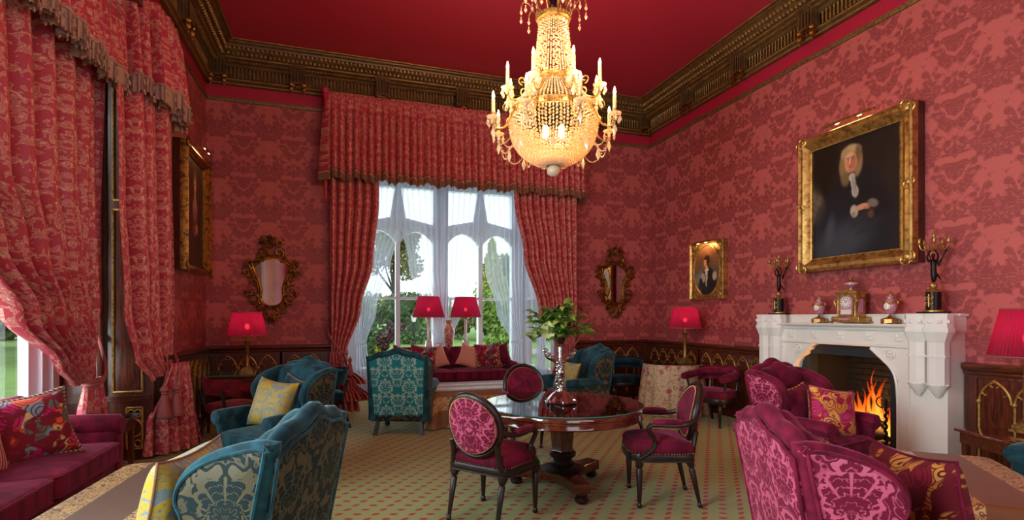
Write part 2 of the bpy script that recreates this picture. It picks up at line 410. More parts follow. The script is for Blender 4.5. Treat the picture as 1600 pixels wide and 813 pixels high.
def _paintmat():
    t = NT('oil_paint')
    a = t.n.new('ShaderNodeAttribute'); a.attribute_name = 'Col'
    n = t.noise(t.co(), 60, 4, 0.7)
    c = t.mix(0.18, a.outputs[0], t.mix(n, (20, 16, 12), (230, 220, 200)), 'OVERLAY')
    return t.done(t.pbr(c, 0.32, 0, 0.5, bump=t.bump(n, 0.1, 0.002)))
M['paint'] = _paintmat()
M['mirror'] = plain('mirror_silver', (230, 226, 224), 0.04, 1.0, 0.02, 3, 0)
M['leaf'] = plain('glossy_leaf', (84, 128, 44), 0.4, 0, 0.5, 9, 0.1)
M['leaf_lime'] = plain('young_leaf', (150, 170, 66), 0.4, 0, 0.4, 9, 0.1)
M['petal'] = plain('cream_green_spathe', (206, 210, 140), 0.35, 0, 0.2, 14, 0.05)
M['grass'] = plain('lawn_grass', (146, 182, 84), 0.9, 0, 0.5, 3, 0.2)
M['path'] = plain('gravel_drive', (170, 170, 168), 0.9, 0, 0.2, 30, 0.1)
M['bark'] = plain('tree_bark', (78, 66, 54), 0.9, 0, 0.3, 12, 0.3)
for nm, c in (('fol_green', (158, 190, 84)), ('fol_dark', (96, 126, 66)), ('fol_lime', (206, 216, 92)), ('fol_olive', (156, 152, 96)), ('fol_red', (104, 62, 56)), ('fol_yellow', (206, 200, 50))):
    M[nm] = plain(nm, c, 0.7, 0, 0.5, 2.5, 0)

# ------------------------------------------------------------------ geometry helpers
def sm(a, b, x):
    t = max(0.0, min(1.0, (x - a) / (b - a))); return t * t * (3 - 2 * t)

def interp(keys, t):
    if t <= keys[0][0]: return keys[0][1]
    for (a, va), (b, vb) in zip(keys, keys[1:]):
        if t <= b:
            k = (t - a) / (b - a); k = k * k * (3 - 2 * k)
            return va + (vb - va) * k
    return keys[-1][1]

class MB:
    def __init__(s):
        s.v, s.f, s.uv, s.flat = [], [], [], []
    def add(s, vs, fs, uvs=None, Mx=None, flat=False):
        b = len(s.v)
        for p in vs:
            p = Vector(p)
            s.v.append(Mx @ p if Mx else p)
        for i, f in enumerate(fs):
            s.f.append([b + k for k in f]); s.uv.append(uvs[i] if uvs else None); s.flat.append(flat)
        return s
    def box(s, x0, x1, y0, y1, z0, z1, Mx=None):
        v = [(x, y, z) for z in (z0, z1) for y in (y0, y1) for x in (x0, x1)]
        return s.add(v, [(0, 2, 3, 1), (4, 5, 7, 6), (0, 1, 5, 4), (2, 6, 7, 3), (0, 4, 6, 2), (1, 3, 7, 5)], None, Mx)
    def rbox(s, x0, x1, y0, y1, z0, z1, r=0.02, seg=2, Mx=None):
        """box rounded on every edge"""
        o = []
        cx, cy = (x0 + x1) / 2, (y0 + y1) / 2
        n = seg * 2
        for (sx, sy, a0) in ((x1 - r, y1 - r, 0), (x0 + r, y1 - r, PI / 2), (x0 + r, y0 + r, PI), (x1 - r, y0 + r, 1.5 * PI)):
            for k in range(n + 1):
                a = a0 + PI / 2 * k / n
                o.append((sx, sy, math.cos(a), math.sin(a)))
        L = len(o); vs, fs = [], []
        rings = []
        for k in range(n + 1):
            a = PI / 2 * k / n
            rings.append((r * math.sin(a), z0 + r - r * math.cos(a)))
        for k in range(n + 1):
            a = PI / 2 * k / n
            rings.append((r * math.cos(a), z1 - r + r * math.sin(a)))
        for (rr, z) in rings:
            for (ax, ay, c, d) in o: vs.append((ax + rr * c, ay + rr * d, z))
        R = len(rings)
        for i in range(R - 1):
            for j in range(L):
                k = (j + 1) % L
                fs.append((i * L + j, i * L + k, (i + 1) * L + k, (i + 1) * L + j))
        fs.append(tuple(range(L - 1, -1, -1))); fs.append(tuple((R - 1) * L + j for j in range(L)))
        return s.add(vs, fs, None, Mx)
    def lathe(s, prof, seg=24, cx=0, cy=0, Mx=None, fn=None, flat=False):
        vs, fs, uvs = [], [], []
        n = len(prof); L = 0; ln = [0]
        for (r0, z0), (r1, z1) in zip(prof, prof[1:]):
            L += math.hypot(r1 - r0, z1 - z0); ln.append(L)
        rm = max(r for r, z in prof)
        for (r, z) in prof:
            for j in range(seg):
                a = 2 * PI * j / seg
                rr = fn(r, z, a) if fn else r
                vs.append((cx + rr * math.cos(a), cy + rr * math.sin(a), z))
        for i in range(n - 1):
            for j in range(seg):
                k = (j + 1) % seg
                fs.append((i * seg + j, i * seg + k, (i + 1) * seg + k, (i + 1) * seg + j))
                u0, u1 = 2 * PI * rm * j / seg, 2 * PI * rm * (j + 1) / seg
                uvs.append(((u0, ln[i]), (u1, ln[i]), (u1, ln[i + 1]), (u0, ln[i + 1])))
        if prof[0][0] > 1e-5: fs.append(tuple(range(seg - 1, -1, -1))); uvs.append(None)
        if prof[-1][0] > 1e-5: fs.append(tuple((n - 1) * seg + j for j in range(seg))); uvs.append(None)
        return s.add(vs, fs, uvs, Mx, flat)
    def tube(s, path, r, seg=8, closed=False, Mx=None, squash=None):
        P = [Vector(p) for p in path]; n = len(P)
        if n < 2: return s
        R = r if isinstance(r, (list, tuple)) else [r] * n
        vs, fs, uvs = [], [], []
        up = None; ln = 0.0; lens = []
        for i in range(n):
            if closed: d = P[(i + 1) % n] - P[i - 1]
            else: d = P[min(i + 1, n - 1)] - P[max(i - 1, 0)]
            if d.length < 1e-9: d = Vector((0, 0, 1))
            d.normalize()
            if up is None:
                up = Vector((0, 0, 1)) if abs(d.z) < 0.9 else Vector((1, 0, 0))
            sd = d.cross(up)
            if sd.length < 1e-6: sd = d.orthogonal()
            sd.normalize(); up = sd.cross(d).normalized()
            if i: ln += (P[i] - P[i - 1]).length
            lens.append(ln)
            for j in range(seg):
                a = 2 * PI * j / seg
                k = squash if squash else 1.0
                vs.append(P[i] + sd * (R[i] * math.cos(a)) + up * (R[i] * k * math.sin(a)))
        rm = max(R)
        for i in range(n if closed else n - 1):
            i2 = (i + 1) % n
            l0 = lens[i]; l1 = lens[i2] if i2 else ln + (P[0] - P[-1]).length
            for j in range(seg):
                k = (j + 1) % seg
                fs.append((i * seg + j, i2 * seg + j, i2 * seg + k, i * seg + k))
                a0, a1 = 2 * PI * rm * j / seg, 2 * PI * rm * (j + 1) / seg
                uvs.append(((l0, a0), (l1, a0), (l1, a1), (l0, a1)))
        if not closed:
            fs.append(tuple(range(seg))); uvs.append(None)
            fs.append(tuple((n - 1) * seg + j for j in range(seg - 1, -1, -1))); uvs.append(None)
        return s.add(vs, fs, uvs, Mx)
    def prism(s, outline, d0, d1, fn=None, Mx=None):
        """outline in (a, b), extruded from depth d0 to d1; fn(a, b, d) -> xyz"""
        fn = fn or (lambda a, b, d: (a, d, b))
        n = len(outline)
        vs = [fn(a, b, d0) for a, b in outline] + [fn(a, b, d1) for a, b in outline]
        fs = [(j, (j + 1) % n, n + (j + 1) % n, n + j) for j in range(n)]
        fs += [tuple(range(n - 1, -1, -1)), tuple(range(n, 2 * n))]
        return s.add(vs, fs, None, Mx)
    def slab(s, outline, th, r=0.02, seg=3, fn=None, bulge=0.0, Mx=None):
        """padded slab: outline in (a, b) (counter-clockwise), thickness th centred on d = 0, edges rounded by r"""
        fn = fn or (lambda a, b, d: (a, d, b))
        n = len(outline); nor = []
        for i in range(n):
            a0, b0 = outline[i - 1]; a1, b1 = outline[(i + 1) % n]
            dx, dy = a1 - a0, b1 - b0; L = math.hypot(dx, dy) or 1
            nor.append((-dy / L, dx / L))
        ca = sum(p[0] for p in outline) / n; cb = sum(p[1] for p in outline) / n
        h = th / 2
        rings = []
        rr = min(r, h)
        for k in range(seg + 1):
            a = PI / 2 * k / seg
            rings.append((r * (1 - math.sin(a)), -h + rr * (1 - math.cos(a))))
        for k in range(seg + 1):
            a = PI / 2 * k / seg
            rings.append((r * (1 - math.cos(a)), h - rr + rr * math.sin(a)))
        vs, fs, uvs = [], [], []
        for (ins, d) in rings:
            for (a, b), (na, nb) in zip(outline, nor):
                vs.append((a + na * ins, b + nb * ins, d))
        R = len(rings)
        for i in range(R - 1):
            for j in range(n):
                k = (j + 1) % n
                fs.append((i * n + j, i * n + k, (i + 1) * n + k, (i + 1) * n + j))
        # caps: concentric rings shrinking to the centroid, puffed by bulge
        for side, base in ((-1, 0), (1, (R - 1) * n)):
            prev = base
            for q in (0.66, 0.33):
                st = len(vs)
                for j in range(n):
                    a, b, d = vs[base + j]
                    vs.append((ca + (a - ca) * q, cb + (b - cb) * q, d + side * bulge * (1 - q * q)))
                for j in range(n):
                    k = (j + 1) % n
                    f = (prev + j, prev + k, st + k, st + j)
                    fs.append(f if side > 0 else f[::-1])
                prev = st
            vs.append((ca, cb, side * (h + bulge))); c = len(vs) - 1
            for j in range(n):
                k = (j + 1) % n
                f = (prev + j, prev + k, c)
                fs.append(f if side > 0 else f[::-1])
        uvs = [tuple((vs[k][0], vs[k][1]) for k in f) for f in fs]
        return s.add([fn(*p) for p in vs], fs, uvs, Mx)
    def grid(s, fn, nu, nv, uvfn=None, cu=False, Mx=None):
        vs = [fn(i / nu, j / nv) for j in range(nv + 1) for i in range(nu + (0 if cu else 1))]
        w = nu if cu else nu + 1
        fs, uvs = [], []
        for j in range(nv):
            for i in range(nu):
                k = (i + 1) % w if cu else i + 1
                fs.append((j * w + i, j * w + k, (j + 1) * w + k, (j + 1) * w + i))
                if uvfn: uvs.append((uvfn(i / nu, j / nv), uvfn((i + 1) / nu, j / nv), uvfn((i + 1) / nu, (j + 1) / nv), uvfn(i / nu, (j + 1) / nv)))
        return s.add(vs, fs, uvs if uvfn else None, Mx)
    def ell(s, c, r, nu=12, nv=8, Mx=None, flat=False):
        rx, ry, rz = r if isinstance(r, (tuple, list)) else (r, r, r)
        vs = [(c[0], c[1], c[2] - rz)]
        for j in range(1, nv):
            a = PI * j / nv
            for i in range(nu):
                b = 2 * PI * i / nu
                vs.append((c[0] + rx * math.sin(a) * math.cos(b), c[1] + ry * math.sin(a) * math.sin(b), c[2] - rz * math.cos(a)))
        vs.append((c[0], c[1], c[2] + rz)); T = len(vs) - 1
        fs = [(0, 1 + (i + 1) % nu, 1 + i) for i in range(nu)]
        for j in range(nv - 2):
            for i in range(nu):
                k = (i + 1) % nu; a = 1 + j * nu
                fs.append((a + i, a + k, a + nu + k, a + nu + i))
        a = 1 + (nv - 2) * nu
        fs += [(a + i, a + (i + 1) % nu, T) for i in range(nu)]
        return s.add(vs, fs, None, Mx, flat)
    def gem(s, c, r, h, n=6, top=0.5):
        vs = [(c[0], c[1], c[2] - h * (1 - top))] + [(c[0] + r * math.cos(2 * PI * i / n), c[1] + r * math.sin(2 * PI * i / n), c[2]) for i in range(n)] + [(c[0], c[1], c[2] + h * top)]
        fs = [(0, 1 + (i + 1) % n, 1 + i) for i in range(n)] + [(n + 1, 1 + i, 1 + (i + 1) % n) for i in range(n)]
        return s.add(vs, fs, None, None, True)
    def mesh(s, name, mat, ang=40):
        me = bpy.data.meshes.new(name)
        me.from_pydata([tuple(p) for p in s.v], [], s.f)
        ul = me.uv_layers.new(name='UVMap')
        buf = [0.0] * (2 * len(me.loops))
        for p, uv in zip(me.polygons, s.uv):
            if uv and len(uv) == p.loop_total:
                for k, li in enumerate(p.loop_indices):
                    buf[2 * li], buf[2 * li + 1] = uv[k]
            else:
                n = p.normal; ax = max(range(3), key=lambda q: abs(n[q]))
                for li, vi in zip(p.loop_indices, p.vertices):
                    c = s.v[vi]
                    a, b = ((c[1], c[2]), (c[0], c[2]), (c[0], c[1]))[ax]
                    buf[2 * li], buf[2 * li + 1] = a, b
        ul.data.foreach_set('uv', buf)
        me.polygons.foreach_set('use_smooth', [not f for f in s.flat])
        me.set_sharp_from_angle(angle=math.radians(ang))
        if mat: me.materials.append(M[mat] if isinstance(mat, str) else mat)
        return me
    def build(s, name, mat, parent=None, loc=None, rot=None, ang=40):
        o = bpy.data.objects.new(name, s.mesh(name, mat, ang)); C.objects.link(o)
        if parent: o.parent = parent
        if loc: o.location = loc
        if rot: o.rotation_euler = rot
        return o

def tag(o, label=None, cat=None, group=None, kind=None):
    if label: o['label'] = label
    if cat: o['category'] = cat
    if group: o['group'] = group
    if kind: o['kind'] = kind
    return o

def thing(name, label, cat, loc=(0, 0, 0), rz=0.0, group=None):
    o = bpy.data.objects.new(name, None); C.objects.link(o)
    o.empty_display_size = 0.1
    o.location = loc; o.rotation_euler = (0, 0, rz)
    return tag(o, label, cat, group)

def inst(name, me, parent, loc=(0, 0, 0), rot=(0, 0, 0), scale=None):
    o = bpy.data.objects.new(name, me); C.objects.link(o)
    o.parent = parent; o.location = loc; o.rotation_euler = rot
    if scale: o.scale = scale
    return o

def copy_tree(o, parent=None):
    c = o.copy(); C.objects.link(c); c.parent = parent
    for ch in list(o.children): copy_tree(ch, c)
    return c

def place(root, loc, face, label, group=None):
    """face = horizontal direction the thing's front (-y local) looks towards"""
    root.location = loc
    root.rotation_euler = (0, 0, math.atan2(face[0], -face[1]))
    root['label'] = label
    if group: root['group'] = group
    return root

def arc(cx, cy, r, a0, a1, n, ry=None):
    ry = r if ry is None else ry
    return [(cx + r * math.cos(math.radians(a0 + (a1 - a0) * k / n)), cy + ry * math.sin(math.radians(a0 + (a1 - a0) * k / n))) for k in range(n + 1)]

def smooth(pts, n=6, closed=False):
    """Catmull-Rom through the points"""
    P = [Vector(p) for p in pts]; out = []
    N = len(P)
    for i in range(N if closed else N - 1):
        p0 = P[i - 1] if (closed or i) else P[0]
        p1, p2 = P[i], P[(i + 1) % N]
        p3 = P[(i + 2) % N] if closed else P[min(i + 2, N - 1)]
        for k in range(n):
            t = k / n
            out.append(0.5 * ((2 * p1) + (p2 - p0) * t + (2 * p0 - 5 * p1 + 4 * p2 - p3) * t * t + (3 * p1 - p0 - 3 * p2 + p3) * t ** 3))
    if not closed: out.append(P[-1])
    return [tuple(p) for p in out]

def spiral(c, r0, turns, a0, n=22, shrink=0.2, dirn=1):
    return [(c[0] + r0 * (1 - (1 - shrink) * k / n) * math.cos(a0 + dirn * 2 * PI * turns * k / n), c[1] + r0 * (1 - (1 - shrink) * k / n) * math.sin(a0 + dirn * 2 * PI * turns * k / n)) for k in range(n + 1)]

# room dimensions
XL, XR, YB, YR, ZC = -1.9, 5.62, 8.8, -3.3, 5.5

# ------------------------------------------------------------------ the room shell
def struct(o, label=None, cat=None):
    return tag(o, label, cat, None, 'structure')

WX0, WX1, GY = 0.38, 3.48, 10.75      # garden bay window: x range and glass plane
BX0, BX1 = 0.10, 3.76                 # garden bay opening in the back wall
b = MB(); b.add([(XL - .9, YR - .2, 0), (XR + .7, YR - .2, 0), (XR + .7, GY + .1, 0), (XL - .9, GY + .1, 0)], [(0, 1, 2, 3)])
b.add([(XL - .9, YR - .2, -.12), (XR + .7, YR - .2, -.12), (XR + .7, GY + .1, -.12), (XL - .9, GY + .1, -.12)], [(3, 2, 1, 0)])
struct(b.build('floor', 'carpet'), 'olive beige carpet sprinkled with crimson leaf shaped dots', 'floor')
b = MB(); b.box(XL - .3, XR + .3, YR - .2, YB + .3, ZC, ZC + .12)
struct(b.build('ceiling', 'ceiling'), 'flat crimson painted ceiling above the gilded cornice', 'ceiling')

def wall_pieces(b, rects, T, axis, pos, sign):
    """rects of (a0, a1, z0, z1) on a wall; axis 'x' = wall runs along x at y = pos"""
    for a0, a1, z0, z1 in rects:
        p0, p1 = sorted((pos, pos + sign * T))
        if axis == 'x': b.box(a0, a1, p0, p1, z0, z1)
        else: b.box(p0, p1, a0, a1, z0, z1)

HB = 4.62                              # height of the bay openings
RAILZ = 4.76
def split_wall(name, rects, axis, pos, sign, label):
    lo, hi = MB(), MB()
    for a0, a1, z0, z1 in rects:
        if z0 < RAILZ: wall_pieces(lo, [(a0, a1, z0, min(z1, RAILZ))], 0.25, axis, pos, sign)
        if z1 > RAILZ: wall_pieces(hi, [(a0, a1, max(z0, RAILZ), z1)], 0.25, axis, pos, sign)
    o = struct(lo.build(name, 'wallpaper'), label, 'wall')
    hi.build('frieze', 'frieze', o)
    return o

split_wall('wall_back', [(XL - .25, BX0, 0, ZC), (BX1, XR + .25, 0, ZC), (BX0, BX1, HB, ZC)], 'x', YB, 1, 'rose damask papered end wall with the garden window bay')
SB0, SB1 = 3.0, 6.5                    # side bay opening (y range)
NB0, NB1 = 0.1, 2.6                   # second side bay, out of view
split_wall('wall_left', [(YR, NB0, 0, ZC), (NB1, SB0, 0, ZC), (SB1, YB, 0, ZC), (NB0, NB1, HB, ZC), (SB0, SB1, HB, ZC)], 'y', XL, -1, 'rose damask papered side wall with curtained window bay')
FY0, FY1, FZ = 3.92, 5.10, 1.19        # firebox opening
split_wall('wall_right', [(YR, FY0, 0, ZC), (FY1, YB, 0, ZC), (FY0, FY1, FZ, ZC)], 'y', XR, 1, 'rose damask papered wall behind the white fireplace')
split_wall('wall_rear', [(XL - .25, -.6, 0, ZC), (4.3, XR + .25, 0, ZC), (-.6, 4.3, 0, .6), (-.6, 4.3, HB, ZC)], 'x', YR, -1, 'papered wall at the camera end')

# bay linings: jambs in panelled mahogany, soffits white
def panel_mould(b, x0, x1, z0, z1, y, r=0.012):
    p = [(x0, y, z0), (x1, y, z0), (x1, y, z1), (x0, y, z1)]
    for a, c in zip(p, p[1:] + p[:1]): b.tube([a, c], r, 6)

def side_bay(y0, y1, X, n, detail):
    xg = X - .85
    b = MB(); b.box(xg - .12, X + .012, y1 - .02, y1 + .12, 0, HB); b.box(xg - .12, X + .012, y0 - .12, y0 + .02, 0, HB)
    b.box(xg - .12, X + .01, y0 - .12, y1 + .12, HB - .015, HB + .1)
    o = struct(b.build('trim_%d' % n, 'dado'), 'mahogany panelled window jamb with gilded mouldings' if detail else 'mahogany lining of the near side window', 'panelling')
    if detail:
        c = MB(); c.lathe([(.075, 0), (.075, .12), (.06, .14), (.06, HB - .3), (.075, HB - .28), (.075, HB)], 20, X - .47, y1 - .04); c.build('engaged_shaft', 'mahog', o)
        yy = y1 - .03
        g = MB(); panel_mould(g, xg + .50, X - .09, .72, 2.62, yy); g.build('gilt_moulding', 'gold_trim', o)
        g = MB()
        # tall upper panel with a traceried head
        for x0, x1, z0, z1 in ((xg + .50, X - .09, 2.72, 4.3),):
            xm = (x0 + x1) / 2; w = (x1 - x0) / 2
            g.tube([(x0, yy, z0), (x1, yy, z0)], .012, 6)
            lft = [(x0, yy, z0), (x0, yy, z1 - .4)] + [(xm - w * math.cos(a), yy, z1 - .4 + .38 * math.sin(a)) for a in (.3, .6, .9, 1.2, 1.5)]
            g.tube(lft, .012, 6); g.tube([(2 * xm - p[0], p[1], p[2]) for p in lft], .012, 6)
            g.tube([(xm, yy, z0), (xm, yy, z1 - .7)], .009, 6)
        g.build('gilt_tracery', 'gold_trim', o)
        p = MB(); p.box(xg + .53, X - .12, y1 - .028, y1, .75, 2.59); p.build('panel', 'mahog', o)
        p = MB(); p.box(xg + .12, X - .02, y1 - .05, y1, .62, .68); p.build('dado_rail', 'mahog_x', o)
        q = MB(); panel_mould(q, xg + .62, X - .09, .12, .55, yy, .012)
        cx, cz = (xg + .62 + X - .09) / 2, .335
        q.tube([(cx + .07 * math.cos(a), yy, cz + .09 * math.sin(a)) for a in [2 * PI * k / 20 for k in range(20)]], .012, 6, True)
        for sx in (-1, 1):
            for sz in (-1, 1):
                q.tube([(cx + sx * (.03 + .03 * math.cos(a)), yy, cz + sz * (.16 + .035 * math.sin(a))) for a in [2 * PI * k / 12 for k in range(12)]], .008, 6, True)
        q.build('gilt_quatrefoil', 'gold_trim', o)
    # window in the bay
    w = MB(); a0, a1, z0, z1 = y0 + .25, y1 - .45, .55, 4.3
    w.box(xg - .1, xg + .02, y0, y1, 0, z0); w.box(xg - .1, xg + .02, y0, y1, z1, HB)
    w.box(xg - .1, xg + .02, y0, a0, z0, z1); w.box(xg - .1, xg + .02, a1 + .38, y1, z0, z1)
    w.box(xg - .1, xg + .06, a1 + .26, a1 + .38, 0, z1); w.box(xg - .1, xg + .03, a1 + .13, a1 + .24, z0, z1)
    w.box(xg - .1, xg - .02, a1, a1 + .14, z0, z1)
    m = (a0 + a1) / 2
    w.box(xg - .08, xg - .02, m - .04, m + .04, z0, z1); w.box(xg - .08, xg - .02, a0, a1, 3.1, 3.22)
    w.box(xg - .08, xg + .08, a0, a1, z0 - .06, z0)
    wo = struct(w.build('window_%d' % n, 'white'), 'white framed side window behind the left curtain' if detail else 'white framed side window near the camera', 'window')
    for q0, q1 in ((a0, m - .04), (m + .04, a1)):
        for r0, r1 in ((z0, 3.1), (3.22, z1)):
            p = MB(); p.box(xg - .06, xg - .052, q0, q1, r0, r1); p.build('pane', 'pane', wo)
side_bay(SB0, SB1, XL, 2, True)
side_bay(NB0, NB1, XL, 3, False)

# garden bay: side linings, soffit, apron, and the stone-mullioned window
b = MB()
b.box(BX0 - .12, BX0, YB + .25, GY + .1, 0, HB)
for y0, y1, z0, z1 in ((YB + .25, GY + .1, 0, .5), (YB + .25, GY + .1, 4.1, HB), (YB + .25, YB + .42, .5, 4.1), (GY - .2, GY + .1, .5, 4.1), (9.78, 9.86, .5, 4.1), (YB + .42, GY - .2, 1.86, 1.91), (YB + .42, GY - .2, 3.2, 3.34)):
    b.box(BX1, BX1 + .12, y0, y1, z0, z1)
b.box(BX0 - .12, BX1 + .12, YB + .25, GY + .1, HB, HB + .1)
so = struct(b.build('window_4', 'white'), 'white lining and side light of the garden window bay', 'window')
for y0, y1 in ((YB + .42, 9.78), (9.86, GY - .2)):
    for z0, z1 in ((.5, 1.86), (1.91, 3.2), (3.34, 4.1)):
        p = MB(); p.box(BX1 + .05, BX1 + .058, y0, y1, z0, z1); p.build('pane', 'pane', so)
b = MB()
zs, zt = .5, 4.1
b.box(BX0, BX1, GY - .04, GY + .14, 0, zs - .05); b.box(BX0, BX1, GY - .14, GY + .14, zs - .05, zs)
b.box(BX0, WX0, GY - .04, GY + .14, zs, HB); b.box(WX1, BX1, GY - .04, GY + .14, zs, HB); b.box(WX0, WX1, GY - .04, GY + .14, zt, HB)
mid = (WX0 + WX1) / 2
b.box(mid - .15, mid + .15, GY - .12, GY + .14, zs, zt)
lw = .70
wins = []
for hx in (WX0, mid + .15):
    hw = (WX1 - WX0 - .3) / 2
    mx = hx + hw / 2
    b.box(mx - .045, mx + .045, GY - .06, GY + .1, zs, 3.35)
    # tapering central tracery mullion above the arches
    b.prism([(mx - .06, 3.3), (mx + .06, 3.3), (mx + .17, 3.42), (mx + .05, 4.1), (mx - .05, 4.1), (mx - .17, 3.42)], GY - .06, GY + .1)
    b.prism([(mx - .17, 3.44), (mx + .17, 3.44), (mx + .02, 3.28), (mx - .02, 3.28)], GY - .07, GY + .1)
    for s0, s1 in ((hx, mx - .045), (mx + .045, hx + hw)):
        w = s1 - s0
        # four-centred arch head as a spandrel plate
        top = [(s0, 3.0)] + [(s0 + w * k / 12, 3.0 + .2 * (1 - abs(2 * k / 12 - 1) ** 2.2) + .03 * (1 - abs(2 * k / 12 - 1))) for k in range(13)] + [(s1, 3.0)]
        ol = top + [(s1, 3.38 if s1 > mx else 3.52), (s0, 3.52 if s1 > mx else 3.38)]
        b.prism(ol, GY - .03, GY + .08)
        wins.append((s0, s1))
    b.box(hx, hx + hw, GY - .05, GY + .08, 1.86, 1.91)
wo = struct(b.build('window_1', 'white'), 'tall white mullioned garden window with four arched lights', 'window')
for s0, s1 in wins:
    for z0, z1 in ((zs, 1.86), (1.91, 3.25), (3.36, 4.1)):
        p = MB(); p.box(s0, s1, GY + .02, GY + .028, z0, z1); p.build('pane', 'pane', wo)

# picture rail on three walls
def rail(name, p0, p1, label):
    b = MB(); d = Vector(p1) - Vector(p0); L = d.length; ang = math.atan2(d.y, d.x)
    b.prism([(0, -.03), (-.018, -.028), (-.026, -.012), (-.03, .006), (-.016, .016), (-.02, .026), (0, .03)], 0, L, lambda a, z, d: (d, a, z))
    return struct(b.build(name, 'rail', None, (p0[0], p0[1], RAILZ), (0, 0, ang)), label, 'moulding')
rail('trim_5', (XL, YB, 0), (-.2, YB, 0), 'gilded picture rail left of the garden window')
rail('trim_6', (4.08, YB, 0), (XR, YB, 0), 'gilded picture rail right of the garden window')
rail('trim_7', (XR, YB, 0), (XR, YR, 0), 'gilded picture rail above the fireplace wall')
rail('trim_8', (XL, 6.9, 0), (XL, YB, 0), 'gilded picture rail above the left hand portrait')

# cornice: one moulded run per wall, with arcaded frieze and pendant brackets
PROF = [(0, 4.97), (.045, 4.97), (.06, 4.985), (.05, 5.0), (.07, 5.015), (.09, 5.03), (.085, 5.05), (.03, 5.06), (.005, 5.075), (.005, 5.22), (.06, 5.225), (.075, 5.235), (.09, 5.26), (.15, 5.29), (.20, 5.305), (.21, 5.325), (.235, 5.33),
        (.235, 5.36), (.27, 5.375), (.29, 5.40), (.30, 5.42), (.335, 5.425), (.345, 5.45), (.375, 5.465), (.385, 5.485), (.42, 5.487), (.425, 5.52), (0, 5.52)]
br = MB()
# bracket: little arcaded box on the frieze with two pendant drops
br.box(-.11, .11, -.20, -.06, 5.04, 5.065); br.box(-.125, .125, -.22, -.05, 5.30, 5.325); br.box(-.115, .115, -.21, -.05, 5.275, 5.30); br.box(-.09, .09, -.15, -.04, 5.06, 5.28)
for k in range(5): br.lathe([(.014, 5.065), (.009, 5.085), (.012, 5.17), (.009, 5.25), (.014, 5.275)], 6, -.09 + .045 * k, -.185)
for sy in (-.15, -.11):
    for sx in (-1, 1): br.lathe([(.014, 5.065), (.009, 5.085), (.012, 5.17), (.009, 5.25), (.014, 5.275)], 6, sx * .09, sy)
BRK = br.mesh('bracket', 'cornice')
pd = MB(); pd.lathe([(0, -.16), (.012, -.145), (.02, -.125), (.012, -.105), (.028, -.085), (.036, -.055), (.024, -.025), (.036, -.008), (.036, .004)], 10, 0, 0, None, lambda r, z, a: r * (1 + .14 * math.sin(6 * a)))
PND = pd.mesh('pendant', 'gold_dark')
cr = MB()
cr.tube([(-.09, -.16, 4.93), (-.08, -.165, 5.0), (-.04, -.165, 5.035), (0, -.165, 5.01), (.04, -.165, 5.035), (.08, -.165, 5.0), (.09, -.16, 4.93)], [.012, .018, .022, .016, .022, .018, .012], 8)
CRS = cr.mesh('cresting', 'gold_dark')
def cornice(name, p0, p1, brackets, label):
    d = Vector(p1) - Vector(p0); L = d.length; ang = math.atan2(d.y, d.x)
    b = MB(); b.prism([(-a, z) for a, z in PROF], 0, L, lambda a, z, t: (t, a, z))
    o = struct(b.build(name, 'cornice', None, (p0[0], p0[1], 0), (0, 0, ang), 30), label, 'cornice')
    b = MB(); n = int(L / .052)
    for k in range(n):
        x = (k + .5) * L / n
        if any(abs(x - q) < .1 for q in brackets): continue
        b.lathe([(.013, 5.078), (.013, 5.09), (.008, 5.10), (.0105, 5.145), (.008, 5.185), (.013, 5.20), (.013, 5.222)], 5, x, -.055)
    tag(b.build('colonnettes', 'cornice_gilt', o), kind='stuff')
    b = MB()
    n = int(L / .062)
    for k in range(n):
        x = (k + .5) * L / n
        b.ell((x, -.262, 5.350), (.022, .030, .026), 6, 4); b.ell((x + .03, -.325, 5.405), (.023, .028, .026), 6, 4)
    n = int(L / .03)
    for k in range(n):
        b.box(k * .03, k * .03 + .016, -.175, -.13, 5.262, 5.285)
    tag(b.build('beading', 'cornice_gilt', o), kind='stuff')
    for a, z in ((.062, 4.985), (.092, 5.035), (.212, 5.318), (.425, 5.492)):
        g = MB(); g.tube([(0, -a, z), (L, -a, z)], .009, 6); g.build('gilt_fillet', 'cornice_gilt', o)
    for q in brackets:
        k = inst('bracket', BRK, o, (q, 0, 0))
        inst('cresting', CRS, k)
        for sx in (-1, 1): inst('pendant', PND, k, (sx * .09, -.165, 5.045))
    return o
def kx(*xs): return [x - XL for x in xs]
cornice('trim_9', (XL, YB, 0), (XR, YB, 0), kx(-1.72, -.63, .63, 1.93, 3.23, 4.4, 5.44), 'bronzed gilt cornice along the end wall')
cornice('trim_10', (XR, YB, 0), (XR, YR, 0), [1.35, 2.55, 3.75, 4.95, 6.15, 7.35, 8.6, 9.8], 'bronzed gilt cornice along the fireplace wall')
cornice('trim_11', (XL, YR, 0), (XL, YB, 0), [y - YR for y in (-2, -.8, .5, 1.8, 3.1, 4.4, 5.7, 7.25)], 'bronzed gilt cornice along the left wall')

